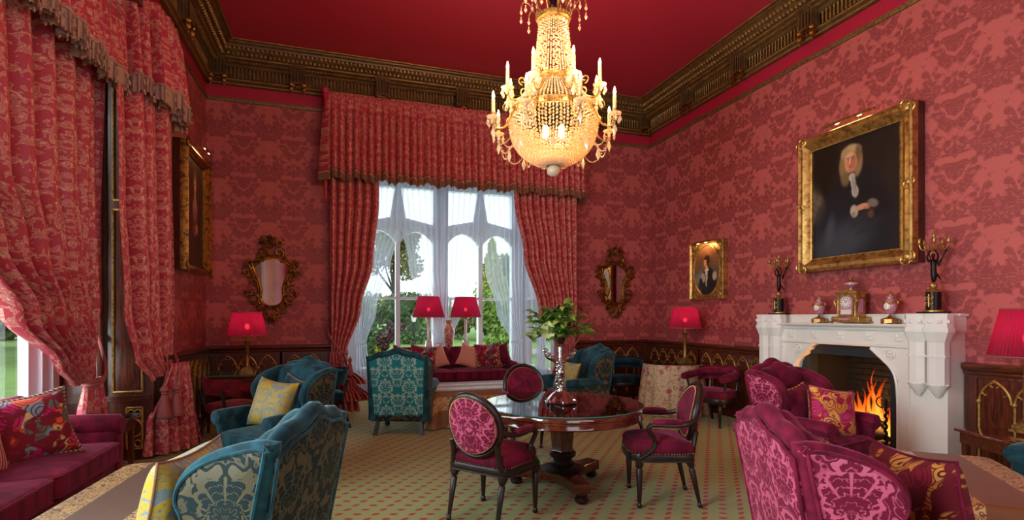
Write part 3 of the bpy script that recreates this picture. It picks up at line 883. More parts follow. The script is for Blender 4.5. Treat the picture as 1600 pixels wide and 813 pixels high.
# dado panelling with gilded gothic arcading
AW = .27
def arch_mesh(hz=.93, z0=.14):
    g = MB(); w = AW
    zs = hz - .20
    left = [(0.012, -.02, z0), (0.012, -.02, zs)]
    R = w * 1.05
    half = []
    for k in range(9):
        a = PI - (math.acos((R - w / 2) / R)) * k / 8
        half.append((w * .045 + R + R * math.cos(a), -.02, zs + R * math.sin(a) * .82))
    g.tube(left + half, .011, 6)
    rt = [(w - x, y, z) for x, y, z in half]
    g.tube(rt, .011, 6)
    # cusps
    for s in (0, 1):
        for k, ln in ((3, .03), (6, .026)):
            x, y, z = half[k]; x2, z2 = x + ln, z - ln * .8
            if s: x, x2 = w - x, w - x2
            g.tube([(x, y, z), ((x + x2) / 2, y, (z + z2) / 2 - .004), (x2, y, z2)], [.008, .006, .004], 5)
            g.ell((x2, y, z2), .011, 6, 4)
    g.lathe([(.02, z0 - .02), (.02, z0), (.012, z0 + .02)], 8, .012, -.02)
    g.lathe([(.012, zs - .02), (.02, zs - .005), (.02, zs + .008), (.012, zs + .02)], 8, .012, -.02)
    return g.mesh('arch', 'gold_trim')
ARCH = arch_mesh()
sp = MB(); sp.box(0, AW, -.012, 0, .12, .93); PANEL = sp.mesh('panel', 'mahog')
def dado(name, p0, p1, groups, label):
    """groups: list of (start, count) of arches, metres along the wall"""
    d = Vector(p1) - Vector(p0); L = d.length; ang = math.atan2(d.y, d.x)
    b = MB(); b.box(0, L, -.03, 0, 0, 1.0)
    o = struct(b.build(name, 'dado', None, (p0[0], p0[1], 0), (0, 0, ang)), label, 'panelling')
    c = MB(); c.prism([(0, .96), (-.04, .965), (-.05, .985), (-.045, 1.0), (-.06, 1.01), (-.078, 1.03), (-.08, 1.055), (-.07, 1.075), (0, 1.08)], 0, L, lambda a, z, t: (t, a, z)); c.build('cap_rail', 'mahog_x', o)
    c = MB(); c.prism([(0, 0), (-.055, 0), (-.055, .075), (-.045, .095), (-.03, .10), (0, .10)], 0, L, lambda a, z, t: (t, a, z)); c.build('plinth', 'mahog_x', o)
    for st, n in groups:
        f = MB()
        for x in (st - .07, st + n * AW + .01): f.box(x, x + .06, -.045, -.028, .10, .965)
        f.box(st - .01, st + n * AW + .01, -.045, -.028, .94, .965)
        f.build('stile', 'dado', o)
        for k in range(n):
            inst('panel', PANEL, o, (st + k * AW, -.03, 0))
            inst('arch', ARCH, o, (st + k * AW, -.03, 0))
        e = MB(); e.tube([(st + n * AW, -.05, .14), (st + n * AW, -.05, .73)], .011, 6); e.build('colonnette', 'gold_trim', o)
    return o
dado('trim_12', (XL, YB, 0), (BX0 - .1, YB, 0), [(.16, 3), (1.08, 2)], 'mahogany dado with gilded arches behind the left corner lamp')
dado('trim_13', (BX1 + .05, YB, 0), (XR, YB, 0), [(.1, 3), (1.02, 2)], 'mahogany dado with gilded arches under the right hand mirror')
dado('trim_14', (XR, YB, 0), (XR, 5.72, 0), [(.14, 5), (1.60, 5)], 'mahogany dado with gilded arches between corner and fireplace')
dado('trim_15', (XR, 3.40, 0), (XR, 0.4, 0), [(.12, 5), (1.6, 4)], 'mahogany dado with gilded arches right of the fireplace')
dado('trim_16', (XL, SB1 + .12, 0), (XL, YB, 0), [(.12, 3), (1.06, 4)], 'mahogany dado with gilded arches under the left hand portrait')

# ------------------------------------------------------------------ curtains, valances, voile
def drape(path, ztop, zbot, keys_a, keys_b, pleats, amp, nu=160, nv=36, out=(0, -1, 0), sag=0.0, wscale=1.2, amp_keys=None, fan=None, seed=0.0, belly=0.0):
    """cloth hung along path (list of 2-D points, a = 0..1 along it); keys give the cloth's two edges (as a) against t = 0 top .. 1 bottom.
       sag lowers the inner (a-edge) side; belly pushes the gathered part outwards"""
    P = [Vector((p[0], p[1], 0)) for p in path]
    seg = [(P[i + 1] - P[i]).length for i in range(len(P) - 1)]; L = sum(seg)
    def at(a):
        d = a * L
        for i, s in enumerate(seg):
            if d <= s or i == len(seg) - 1:
                return P[i] + (P[i + 1] - P[i]) * (d / s)
            d -= s
    o = Vector(out).normalized()
    ak = amp_keys or [(0, 1), (1, 1)]
    def fn(s, t):
        ea, eb = interp(keys_a, t), interp(keys_b, t)
        a = ea + (eb - ea) * s
        p = at(a)
        ph = 2 * PI * pleats * s + seed
        k = interp(ak, t)
        ph += .5 * math.sin(2.3 * t + s * 5)
        off = amp * k * (2.6 * abs(math.sin(ph / 2)) ** .6 - 1.6 + .35 * math.sin(ph * .53 + 1.3 + 2 * t))
        z = ztop + (zbot - ztop) * t - sag * (1 - s) ** 1.3 * sm(.55, 1, t)
        q = p + o * (off + belly * math.sin(PI * t) * (1 - s) * .6)
        return (q.x, q.y, z)
    def uvfn(s, t):
        return (s * L * wscale, (ztop - zbot) * (1 - t))
    b = MB(); b.grid(fn, nu, nv, uvfn)
    return b

def tassel_mesh():
    b = MB()
    b.lathe([(.004, .16), (.008, .15), (.014, .135), (.026, .125), (.03, .105), (.02, .09), (.024, .08), (.018, .07)], 12)
    b.lathe([(.018, .07), (.03, .03), (.042, -.04), (.05, -.10), (.046, -.11), (.04, -.06), (.01, .05)], 30, 0, 0, None, lambda r, z, a: r * (1 + .07 * math.sin(15 * a)))
    return b.mesh('tassel', 'rope')
TAS = tassel_mesh()

def fringe(path3, h, n, ext=.012, th=.012, step=.011):
    """row of hanging threads below a 3-D hem line"""
    b = MB()
    def fn(s, t):
        i = s * (len(path3) - 1); k = min(int(i), len(path3) - 2); f = i - k
        p = Vector(path3[k]) * (1 - f) + Vector(path3[k + 1]) * f
        return (p.x + ext * math.sin(s * n * 2 * PI) * .35, p.y + th * math.cos(s * n * 2 * PI) * (.4 + .6 * t), p.z - h * t * (1 + .08 * math.sin(s * n * 1.3)))
    b.grid(fn, n * 3, 3)
    return b

# --- garden window: heavy pair, valance, voile
PY = 8.60
root = thing('curtain', 'red and gold brocade curtain tied back left of the garden window', 'curtain', (0, 0, 0), 0, 'garden window curtains')
d = drape([(-.17, PY), (.60, PY)], 4.6, .95, [(0, .98), (.35, .97), (.6, .86), (.8, .62), (1, .32)], [(0, 0), (.8, .0), (1, .02)], 6, .07, 150, 40, (0, -1, 0), .05, 1.3, [(0, 1), (.8, .9), (1, .35)], belly=.08)
d.build('drape', 'brocade', root)
d = drape([(-.25, PY), (.5, PY)], .96, .02, [(0, .4), (.15, .46), (.6, .62), (1, .72)], [(0, .10), (.5, .04), (1, 0)], 6, .05, 120, 16, (0, -1, 0), 0, 1.3, [(0, .4), (.3, 1), (1, 1.2)], None, 1.0)
d.build('tail', 'brocade', root)
for zz, aa in ((.62, .08), (.36, .22)):
    d = drape([(-.2 + aa, PY - .09), (.34 + aa * .7, PY - .09)], zz + .2, zz - .16, [(0, .3), (1, .98)], [(0, .02), (1, .05)], 7, .04, 90, 8, (0, -1, 0), 0, 1.2, [(0, .4), (1, 1.3)], None, aa * 9)
    d.build('ruffle', 'brocade', root)
b = MB(); b.tube(smooth([(-.2, 8.74, 1.34), (-.17, PY - .1, 1.22), (-.02, PY - .12, 1.0), (.08, PY - .08, .94), (.10, PY + .04, .95)], 6), .014, 8); b.build('tieback', 'rope', root)
for x in (.02, .13): inst('tassel', TAS, root, (x, PY - .13, .72), (0, 0, 0), (1.1, 1.1, 1.1))

root = thing('curtain', 'red and gold brocade curtain tied back right of the garden window', 'curtain', (0, 0, 0), 0, 'garden window curtains')
d = drape([(2.74, PY), (4.02, PY)], 4.6, .92, [(0, .04), (.3, .07), (.55, .20), (.8, .42), (1, .70)], [(0, 1), (.8, 1.0), (1, .98)], 10, .07, 200, 40, (0, -1, 0), .05, 1.2, [(0, 1), (.8, .9), (1, .35)], belly=.08)
d.build('drape', 'brocade', root)
d = drape([(3.3, PY), (4.1, PY)], .93, .02, [(0, .42), (.6, .25), (1, .1)], [(0, .86), (1, 1)], 6, .05, 120, 14, (0, -1, 0), 0, 1.3, [(0, .4), (.3, 1), (1, 1.2)], None, 1.0)
d.build('tail', 'brocade', root)
b = MB(); b.tube(smooth([(4.06, 8.74, 1.3), (4.04, PY - .1, 1.18), (3.88, PY - .12, .98), (3.74, PY - .06, .92), (3.72, PY + .05, .93)], 6), .014, 8); b.build('tieback', 'rope', root)
for x in (3.84, 3.74): inst('tassel', TAS, root, (x, PY - .13, .70), (0, 0, 0), (1.1, 1.1, 1.1))

root = thing('valance', 'gathered red brocade valance with fringe across the garden window', 'valance')
vp = [(-.19, 8.78), (-.19, 8.50), (4.06, 8.50), (4.06, 8.78)]
def vdrape(path, z0, z1, pl, amp, nu, seed=0.0):
    P = [Vector((p[0], p[1], 0)) for p in path]; seg = [(P[i + 1] - P[i]).length for i in range(len(P) - 1)]; L = sum(seg)
    def at(a):
        d = a * L
        for i, s in enumerate(seg):
            if d <= s + 1e-9 or i == len(seg) - 1:
                t = P[i + 1] - P[i]; n = Vector((t.y, -t.x, 0)).normalized()
                return P[i] + t * (d / s), n
            d -= s
    def fn(s, t):
        p, n = at(s)
        ph = 2 * PI * pl * s + seed
        ph += .8 * math.sin(7 * s)
        off = amp * (2.6 * abs(math.sin(ph / 2)) ** .6 - 1.6 + .4 * math.sin(ph * .47 + 2)) * (.35 + .65 * sm(.03, .3, t)) * (.6 + .6 * t)
        q = p + n * (off + .03 + .05 * t)
        zb = z1 + .025 * math.sin(ph * .31 + 1) + .012 * math.sin(ph)
        return (q.x, q.y, z0 + (zb - z0) * t)
    b = MB(); b.grid(fn, nu, 22, lambda s, t: (s * L * 1.2, (z0 - z1) * (1 - t)))
    return b, fn
d, fn = vdrape(vp, 4.93, 3.70, 44, .05, 700)
d.build('gathered_cloth', 'brocade', root)
fringe([fn(k / 300, 1.0) for k in range(301)], .10, 260).build('fringe', 'fringe', root)
b = MB(); b.tube([fn(k / 400, .965) for k in range(401)], .010, 6); b.build('gimp_braid', 'fringe', root)
b = MB()
for k in range(200):
    p = fn((k + .5) / 200, .06); b.ell((p[0], p[1], p[2]), (.012, .012, .03), 5, 4)
tag(b.build('smocked_heading', 'brocade', root), kind='stuff')
b = MB(); b.box(-.19, 4.06, 8.52, 8.78, 4.90, 4.95); b.box(-.23, -.19, 8.50, 8.79, 3.72, 4.95); b.box(4.06, 4.10, 8.50, 8.79, 3.72, 4.95); b.build('pelmet_board', 'frieze', root)
b = MB(); b.tube([(-.225, 8.49, 3.3), (-.225, 8.49, 4.86)], .025, 8); b.lathe([(.025, 4.84), (.05, 4.87), (.045, 4.9), (.07, 4.94), (.07, 4.97)], 12, -.225, 8.49); b.build('pelmet_post', 'frieze', root)

VY = 10.42
def voile(label, xa, xb, ka, kb, pl, seed, path=None, out=(0, -1, 0)):
    o = thing('voile_curtain', label, 'sheer curtain', (0, 0, 0), 0, 'white voile curtains')
    d = drape(path or [(xa, VY), (xb, VY)], 4.35, .98, ka, kb, pl, .03, 130, 34, out, .03, 1.6, [(0, 1), (.8, .8), (1, .4)], seed=seed)
    d.build('voile', 'sheer', o)
    k0, k1 = interp(ka, 1), interp(kb, 1)
    c = (k0 + k1) / 2; sgn = 1 if c > .5 else -1
    e = drape(path or [(xa, VY), (xb, VY)], 1.0, .02, [(0, k0), (1, k0 - .02 - (.10 if sgn > 0 else .02))], [(0, k1), (1, k1 + .02 + (.10 if sgn < 0 else .0))], max(4, pl * .6), .035, 70, 14, out, 0, 1.5, [(0, .5), (1, 1.1)], seed=seed + 1)
    e.build('voile_tail', 'sheer', o)
    if path: return o
    L = xb - xa
    b = MB(); b.tube(smooth([(xa + L * k0, VY - .02, 1.0), (xa + L * c, VY - .07, .985), (xa + L * k1, VY - .02, 1.02)], 6), .01, 6); b.build('voile_tie', 'white', o)
    return o
voile('leftmost white voile panel of the garden window, swept to the left', .22, 1.95, [(0, .0), (1, .02)], [(0, .56), (.3, .53), (.55, .40), (.8, .25), (1, .14)], 9, 0.0)
voile('second white voile panel from the left at the garden window', .22, 1.95, [(0, .47), (.3, .52), (.55, .60), (.8, .76), (1, .90)], [(0, 1.0), (1, .99)], 8, 2.0)
voile('third white voile panel from the left at the garden window', 1.91, 3.64, [(0, 0), (1, .01)], [(0, .53), (.3, .48), (.55, .40), (.8, .24), (1, .10)], 8, 4.0)
voile('rightmost white voile panel of the garden window, swept to the right', 1.91, 3.64, [(0, .44), (.3, .47), (.55, .52), (.8, .66), (1, .84)], [(0, 1.0), (1, .98)], 9, 5.5)
voile('white voile panel on the side light right of the garden window', 0, 1, [(0, 0), (.5, .05), (.8, .25), (1, .5)], [(0, 1), (1, .95)], 8, 1.5, [(3.69, 10.38), (3.69, 9.15)], (-1, 0, 0))

# --- left bay: curtain inside the bay, curtain on the room side, stepped valance
root = thing('curtain', 'rose and gold brocade curtain gathered by a cord behind the burgundy sofa', 'curtain', (0, 0, 0), 0, 'side window curtains')
d = drape([(-2.30, 3.8), (-2.30, 6.18)], 4.35, .90, [(0, .0), (.5, .06), (.68, .20), (.82, .42), (.94, .70), (1, .82)], [(0, 1.0), (.5, .985), (1, .99)], 14, .10, 360, 46, (1, 0, 0), .03, 1.1, [(0, 1), (.75, .95), (1, .3)], belly=.02)
d.build('drape', 'brocade', root)
d = drape([(-2.28, 5.75), (-2.28, 6.36)], .91, .02, [(0, .30), (.4, .15), (1, .0)], [(0, .86), (1, 1)], 6, .045, 110, 14, (1, 0, 0), 0, 1.5, [(0, .4), (.4, 1), (1, 1.2)], None, .4)
d.build('tail', 'brocade', root)
for dz in (0, .03):
    b = MB(); b.tube(smooth([(-2.34, 6.37, 1.27 + dz), (-2.26, 6.25, 1.13 + dz), (-2.18, 6.10, .97 + dz), (-2.17, 5.99, .88 + dz), (-2.24, 5.92, .86 + dz), (-2.36, 5.96, .87 + dz)], 6), .014, 8); b.build('tieback_cord', 'rope', root)
b = MB(); b.ell((-2.34, 6.385, 1.285), (.03, .03, .03), 10, 8); b.build('tieback_hook', 'gold_trim', root)

root = thing('curtain', 'rose and gold brocade curtain with two hanging tassels beside the left portrait', 'curtain', (0, 0, 0), 0, 'side window curtains')
p2 = [(-2.09, 5.93), (-1.97, 6.15), (-1.84, 6.55), (-1.85, 6.92)]
d = drape(p2, 4.35, .98, [(0, .0), (.5, .02), (.8, .10), (.93, .24), (1, .50)], [(0, 1.0), (.8, 1.02), (1, 1.0)], 5, .07, 150, 46, (.8, -.6, 0), .16, 1.2, [(0, 1), (.75, 1.0), (1, .45)], belly=.10, seed=1.2)
d.build('drape', 'brocade', root)
d = drape([(-1.98, 6.45), (-1.74, 6.62), (-1.58, 6.9)], 1.0, .03, [(0, .42), (.3, .28), (.65, .04), (.7, .04), (1, .0)], [(0, .84), (.5, .95), (1, 1.06)], 5, .045, 120, 18, (.8, -.6, 0), 0, 1.4, [(0, .35), (.4, 1), (1, 1.25)], None, .7)
d.build('tail', 'brocade', root)
b = MB(); b.tube(smooth([(-1.89, 7.0, 1.16), (-1.80, 6.90, 1.06), (-1.74, 6.74, .98), (-1.78, 6.60, .91), (-1.88, 6.58, .89)], 6), .016, 8); b.build('tieback_cord', 'rope', root)
for px, py in ((-1.79, 6.47), (-1.70, 6.56)):
    inst('tassel', TAS, root, (px, py, .58), (0, 0, 0), (1.45, 1.45, 1.35))
    b = MB(); b.tube([(px, py, .78), (px + .02, py + .06, .96)], .009, 6); b.build('tassel_cord', 'rope', root)

root = thing('valance', 'rose brocade valance with pale tasselled fringe over the left window bay', 'valance')
vp = [(-2.14, 3.2), (-2.14, 5.95), (-2.0, 6.1), (-1.82, 6.3), (-1.78, 6.6), (-1.80, 6.95), (-1.89, 7.0)]
d, fn = vdrape(vp[::1], 4.72, 3.86, 34, .06, 560, .5)
# vdrape's outward normal for a path running +y is +x, i.e. into the room
d.build('gathered_cloth', 'brocade', root)
fringe([fn(k / 300, 1.0) for k in range(301)], .15, 210, .02, .02).build('fringe', 'fringe_light', root)
b = MB(); b.tube([fn(k / 400, .985) for k in range(401)], .014, 6); b.build('gimp_braid', 'fringe_light', root)
b = MB()
for k in range(150):
    p = fn((k + .5) / 150, 1.0)
    b.ell((p[0] + .015, p[1], p[2] - .06), (.010, .010, .022), 6, 4); b.ell((p[0] + .015, p[1], p[2] - .155), (.012, .012, .02), 6, 4)
tag(b.build('fringe_drops', 'fringe_light', root), kind='stuff')

# ------------------------------------------------------------------ seating
def turned_leg(h, r=.022, seg=12):
    return [(r * .55, 0), (r * .8, .012), (r * .8, .028), (r * .5, .04), (r * .62, .055), (r * .85, h * .5), (r * 1.05, h * .82), (r * .7, h * .86), (r * 1.15, h * .9), (r * 1.15, h)]

def cushion_mb(w, d, h, nu=22, nv=22, corner=0.0, crown=1.0, pinch=0.10):
    """soft cushion centred at the origin: width w (x), depth d (y), thickness h (z)"""
    b = MB()
    def prof(u, v, sgn):
        x, y = 2 * u - 1, 2 * v - 1
        m = max(0, (1 - abs(x) ** 3.2) * (1 - abs(y) ** 3.2))
        z = sgn * h / 2 * (m ** .45)
        k = 1 + corner * (abs(x * y)) ** 2 - pinch * (1 - abs(x)) * (abs(y) ** 4) * 0
        px = x * w / 2 * (1 - pinch * (1 - abs(y) ** 1.5 * 0 - (abs(y)) ** 2) * 0) * k
        # sides draw in between the corners
        px = x * w / 2 * (1 - pinch * (1 - y * y) * abs(x) ** 2) * k
        py = y * d / 2 * (1 - pinch * (1 - x * x) * abs(y) ** 2) * k
        return (px, py, z)
    uvf = lambda u, v: (u * w, v * d)
    b.grid(lambda u, v: prof(u, v, 1), nu, nv, uvf)
    b.grid(lambda u, v: prof(1 - u, v, -1), nu, nv, uvf)
    edge = [prof(k / 16, 0, 1) for k in range(16)] + [prof(1, k / 16, 1) for k in range(16)] + [prof(1 - k / 16, 1, 1) for k in range(16)] + [prof(0, 1 - k / 16, 1) for k in range(16)]
    return b, edge

def seat_cushion_mb(w, d, h, r=.05, crown=.03):
    b = MB(); n = 16
    ol = []
    for (sx, sy, a0) in ((w / 2 - r, d / 2 - r, 0), (-w / 2 + r, d / 2 - r, 90), (-w / 2 + r, -d / 2 + r, 180), (w / 2 - r, -d / 2 + r, 270)):
        for k in range(5): ol.append((sx + r * math.cos(math.radians(a0 + 22.5 * k)), sy + r * math.sin(math.radians(a0 + 22.5 * k))))
    # subdivide long sides so the crown is smooth
    o2 = []
    for i, p in enumerate(ol):
        q = ol[(i + 1) % len(ol)]; L = math.hypot(q[0] - p[0], q[1] - p[1]); m = max(1, int(L / .06))
        for k in range(m): o2.append((p[0] + (q[0] - p[0]) * k / m, p[1] + (q[1] - p[1]) * k / m))
    b.slab(o2, h, min(.045, h * .42), 4, lambda a, c, z: (a, c, z), crown)
    edge = [(a, c, h / 2 - .018) for a, c in o2]
    edge2 = [(a, c, -h / 2 + .018) for a, c in o2]
    return b, edge, edge2

def pillow(name, label, cat, w, h, th, mat, loc, rot, cord='cord', cr=.011, group=None):
    b, e = cushion_mb(w, h, th * 1.15, pinch=.12)
    o = tag(b.build(name, mat, None, loc, rot, 60), label, cat, group)
    if cord:
        t = MB(); t.tube(e, cr, 8, True); t.build('piping', cord, o)
    return o

SIDE = [(.255, .17), (.27, .3), (.33, .7), (.385, .98), (.37, 1.015), (.30, 1.02), (.20, 1.0), (.10, .965), (.03, .915), (-.015, .85), (-.025, .78), (.0, .71), (.0, .665), (-.05, .635), (-.18, .625), (-.32, .615), (-.365, .585), (-.37, .52), (-.355, .40), (-.35, .17)]
def dense(pts, step=.05, closed=True):
    o = []
    n = len(pts)
    for i in range(n if closed else n - 1):
        p, q = pts[i], pts[(i + 1) % n]; L = math.hypot(q[0] - p[0], q[1] - p[1]); m = max(1, int(L / step))
        for k in range(m): o.append((p[0] + (q[0] - p[0]) * k / m, p[1] + (q[1] - p[1]) * k / m))
    return o
SIDE = [(p[0], p[1]) for p in smooth([(a, b_, 0) for a, b_ in SIDE], 3, True)]
def ccw(ol):
    A = sum(a[0] * b_[1] - b_[0] * a[1] for a, b_ in zip(ol, ol[1:] + ol[:1]))
    return ol if A > 0 else ol[::-1]
SIDE = ccw(SIDE)

def wing_chair(name, label, inner, outer, back, pipe, crest=.075, leg='ebony'):
    t = thing(name, label, 'armchair')
    hw = .33
    b = MB(); b.rbox(-.32, .32, -.345, .27, .17, .33, .03); b.build('seat_rail', outer, t)
    b, e1, e2 = seat_cushion_mb(.58, .62, .16, .06, .03)
    sc = b.build('seat_cushion', inner, t, (0, -.07, .405))
    p = MB(); p.tube(e1, .007, 6, True); p.tube(e2, .007, 6, True); p.build('piping', pipe, sc)
    # backrest: padded, raked, with a serpentine crest
    n = 18; top = []
    for k in range(n + 1):
        x = .335 - .67 * k / n
        top.append((x, 1.0 + crest * (math.cos(PI * x / .335) * .5 + .5) + .012 * math.cos(3 * PI * x / .335)))
    ol = dense(top + [(-.335, .9), (-.32, .6), (-.30, .32), (.30, .32), (.32, .6), (.335, .9)], .06)
    rake = lambda z: .19 + (z - .32) * .18
    b = MB(); b.slab(ol, .13, .055, 5, lambda a, z, d: (a, rake(z) - d - .02 * math.cos(a * 4), z), .025)
    b.build('backrest', inner, t)
    ob = [(x * 1.05, min(z, 1.05 + .0) if False else z - .035) for x, z in top] + [(-.345, .9), (-.33, .6), (-.315, .18), (.315, .18), (.33, .6), (.345, .9)]
    ob = dense(ob, .06)
    b = MB(); b.slab(ob, .03, .012, 2, lambda a, z, d: (a, rake(z) + .075 - d, z), .006)
    o = b.build('outer_back', back, t)
    p = MB(); p.tube([(a, rake(z) + .088, z) for a, z in ob], .008, 6, True); p.build('piping', pipe, o)
    # velvet roll running along the crest
    p = MB(); p.tube([(x * 1.04, rake(z) + .035, z - .005) for x, z in top], [.02, .034] + [.04] * (n - 3) + [.034, .02], 10); p.build('crest_roll', inner, t)
    for s in (-1, 1):
        sx = s * hw
        b = MB(); b.slab(SIDE, .085, .035, 4, lambda a, z, d, sx=sx, s=s: (sx + d + s * .03 * sm(.55, .1, a) * 0 + s * .025 * sm(.6, 1.0, z) * sm(.2, -.05, a), a, z), .0)
        w = b.build('wing', inner, t)
        ca = sum(q[0] for q in SIDE) / len(SIDE); cb = sum(q[1] for q in SIDE) / len(SIDE)
        ins = []
        for i, (a, z) in enumerate(SIDE):
            a0, b0 = SIDE[i - 1]; a1, b1 = SIDE[(i + 1) % len(SIDE)]
            L = math.hypot(a1 - a0, b1 - b0) or 1
            ins.append((a - (b1 - b0) / L * .03, z + (a1 - a0) / L * .03))
        b = MB(); b.slab(ins, .02, .008, 2, lambda a, z, d, sx=sx, s=s: (sx + s * .042 + d + s * .025 * sm(.6, 1.0, z) * sm(.2, -.05, a), a, z), .004)
        q = b.build('outer_side', outer, t)
        p = MB(); p.tube([(sx + s * .052 + s * .025 * sm(.6, 1.0, z) * sm(.2, -.05, a), a, z) for a, z in ins], .008, 6, True); p.build('piping', pipe, q)
        # rolled arm
        b = MB(); b.tube([(sx + s * .02, .16, .60), (sx + s * .02, -.1, .605), (sx + s * .025, -.30, .60), (sx + s * .025, -.375, .595), (sx + s * .025, -.39, .595)], [.05, .062, .068, .066, .045], 14); b.build('arm', inner, t)
    for s in (-1, 1):
        b = MB(); b.prism([(s * .30 - .022, 0), (s * .30 + .022, 0), (s * .27 + .026, .18), (s * .27 - .026, .18)], .20, .25, lambda a, z, d: (a, d + (.18 - z) * .25, z)); b.build('leg', leg, t)
        b = MB()
        b.tube(smooth([(s * .27, -.30, .18), (s * .29, -.325, .13), (s * .285, -.32, .07), (s * .29, -.335, .035)], 4), [.04] * 3 + [.034] * 3 + [.026] * 3 + [.022] * 4, 10); b.ell((s * .29, -.335, .032), (.038, .038, .032), 12, 8)
        b.build('leg', leg, t)
    return t

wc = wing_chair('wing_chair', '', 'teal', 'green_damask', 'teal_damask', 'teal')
place(wc, (.78, 7.05, 0), (.316, .949), 'teal and cream damask wing chair seen from behind, by the draped low table', 'teal wing chairs')
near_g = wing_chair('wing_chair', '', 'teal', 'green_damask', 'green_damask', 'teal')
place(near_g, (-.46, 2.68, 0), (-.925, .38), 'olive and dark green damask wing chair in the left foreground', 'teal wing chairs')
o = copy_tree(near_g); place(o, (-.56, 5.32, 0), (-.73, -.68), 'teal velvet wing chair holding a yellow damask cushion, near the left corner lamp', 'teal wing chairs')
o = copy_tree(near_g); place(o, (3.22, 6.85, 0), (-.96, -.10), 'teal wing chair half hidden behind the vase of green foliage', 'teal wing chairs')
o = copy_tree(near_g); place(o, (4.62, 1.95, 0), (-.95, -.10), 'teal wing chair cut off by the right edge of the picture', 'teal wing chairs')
pk = wing_chair('wing_chair', '', 'velvet', 'pink_damask', 'pink_damask', 'velvet')
place(pk, (2.15, 1.75, 0), (.917, -.40), 'pink cut velvet wing chair seen from behind in the right foreground', 'burgundy wing chairs')
o = copy_tree(pk); place(o, (3.95, 3.62, 0), (.22, -.97), 'burgundy wing chair with cushions beside the fire', 'burgundy wing chairs')

# oval-backed open armchair
def oval_chair(name, label):
    t = thing(name, label, 'armchair')
    # seat frame outline (rounded front)
    ol = [(.25, .22), (.10, .235), (-.10, .235), (-.25, .22)] + [(-.275, .05), (-.285, -.1), (-.26, -.2)] + [(x, -.245 - .035 * math.cos(x * 5.5)) for x in (-.2, -.1, 0, .1, .2)] + [(.26, -.2), (.285, -.1), (.275, .05)]
    ol = ccw([(p[0], p[1]) for p in smooth([(a, b_, 0) for a, b_ in ol], 3, True)])
    b = MB(); b.slab(ol, .065, .012, 2, lambda a, c, z: (a, c, .395 + z)); b.slab([(a * 1.015, c * 1.015) for a, c in ol], .012, .005, 2, lambda a, c, z: (a, c, .372 + z)); b.build('seat_frame', 'ebony', t)
    b = MB(); b.slab([(a * .985, c * .985) for a, c in ol], .11, .05, 4, lambda a, c, z: (a, c, .465 + z), .035); b.build('seat', 'velvet', t)
    b = MB()
    for k, (a, c) in enumerate(dense(ol, .018)): b.ell((a * 1.0, c * 1.0, .433), .0052, 5, 4)
    tag(b.build('seat_nails', 'brass', t), kind='stuff')
    zc, rx, rz = .725, .225, .225
    rk = lambda z: .235 + (z - .45) * .20
    el = [(rx * math.cos(2 * PI * k / 40), rz * math.sin(2 * PI * k / 40)) for k in range(40)]
    cv = lambda x: -.05 * (x / rx) ** 2
    b = MB(); b.tube([(x, rk(zc + z) + cv(x) + .0, zc + z) for x, z in el], .026, 10, True, None, .8); fr = b.build('back_frame', 'ebony', t)
    b = MB(); b.slab([(x * .93, z * .93) for x, z in el], .05, .02, 3, lambda x, z, d: (x, rk(zc + z) + cv(x) - d - .012, zc + z), .02); b.build('back_pad', 'velvet', t)
    b = MB(); b.slab([(x * .93, z * .93) for x, z in el], .02, .008, 2, lambda x, z, d: (x, rk(zc + z) + cv(x) + .02 - d, zc + z), .006); b.build('outer_back_pad', 'pink_damask', t)
    b = MB()
    for k in range(110):
        a = 2 * PI * k / 110; x, z = rx * .91 * math.cos(a), rz * .91 * math.sin(a)
        y = rk(zc + z) + cv(x)
        b.ell((x, y + .032, zc + z), .0052, 5, 4); b.ell((x, y - .036, zc + z), .0052, 5, 4)
    tag(b.build('back_nails', 'brass', t), kind='stuff')
    for s in (-1, 1):
        b = MB(); b.tube(smooth([(s * .215, .20, .36), (s * .212, .225, .45), (s * .20, .245, .54), (s * .205, .255, .60)], 4), [.024] * 5 + [.02] * 8, 8); b.build('back_stile', 'ebony', t)
        b = MB(); b.tube(smooth([(s * .232, rk(.70) - .045, .69), (s * .265, .16, .665), (s * .275, .05, .655), (s * .28, -.06, .66), (s * .285, -.115, .655), (s * .285, -.13, .62), (s * .275, -.09, .56), (s * .268, -.08, .50), (s * .272, -.13, .44), (s * .262, -.19, .40)], 4),
                         [.02] * 8 + [.017] * 8 + [.022] * 4 + [.018] * 8 + [.022] * 9, 8)
        a = b.build('arm', 'ebony', t)
        p = MB(); p.slab(ccw([(q[0], q[1]) for q in smooth([(.03, .10, 0), (.034, 0, 0), (.026, -.10, 0), (0, -.115, 0), (-.026, -.10, 0), (-.034, 0, 0), (-.03, .10, 0), (0, .115, 0)], 3, True)]), .035, .016, 3, lambda x, y, z, s=s: (s * .277 + x, y + .02, .682 + z), .008); p.build('arm_pad', 'velvet', a)
        # front leg: fluted taper; rear leg: raked
        b = MB(); b.lathe(turned_leg(.365, .026), 16, s * .245, -.195, None, lambda r, z, a: r * (1 + (.07 * math.sin(8 * a) if .06 < z < .29 else 0))); b.box(s * .245 - .027, s * .245 + .027, -.222, -.168, .34, .40); b.build('leg', 'ebony', t)
        b = MB(); b.lathe(turned_leg(.365, .024), 16, 0, 0, Matrix(((1, 0, 0, s * .215), (0, 1, -.22, .285), (0, 0, 1, 0), (0, 0, 0, 1))), lambda r, z, a: r * (1 + (.07 * math.sin(8 * a) if .06 < z < .29 else 0))); b.box(s * .215 - .025, s * .215 + .025, .18, .23, .34, .42); b.build('leg', 'ebony', t)
    return t
oc = oval_chair('oval_back_chair', '')
place(oc, (1.11, 3.85, 0), (.77, .63), 'oval backed armchair with its pink damask back turned to the camera', 'oval backed armchairs round the table')
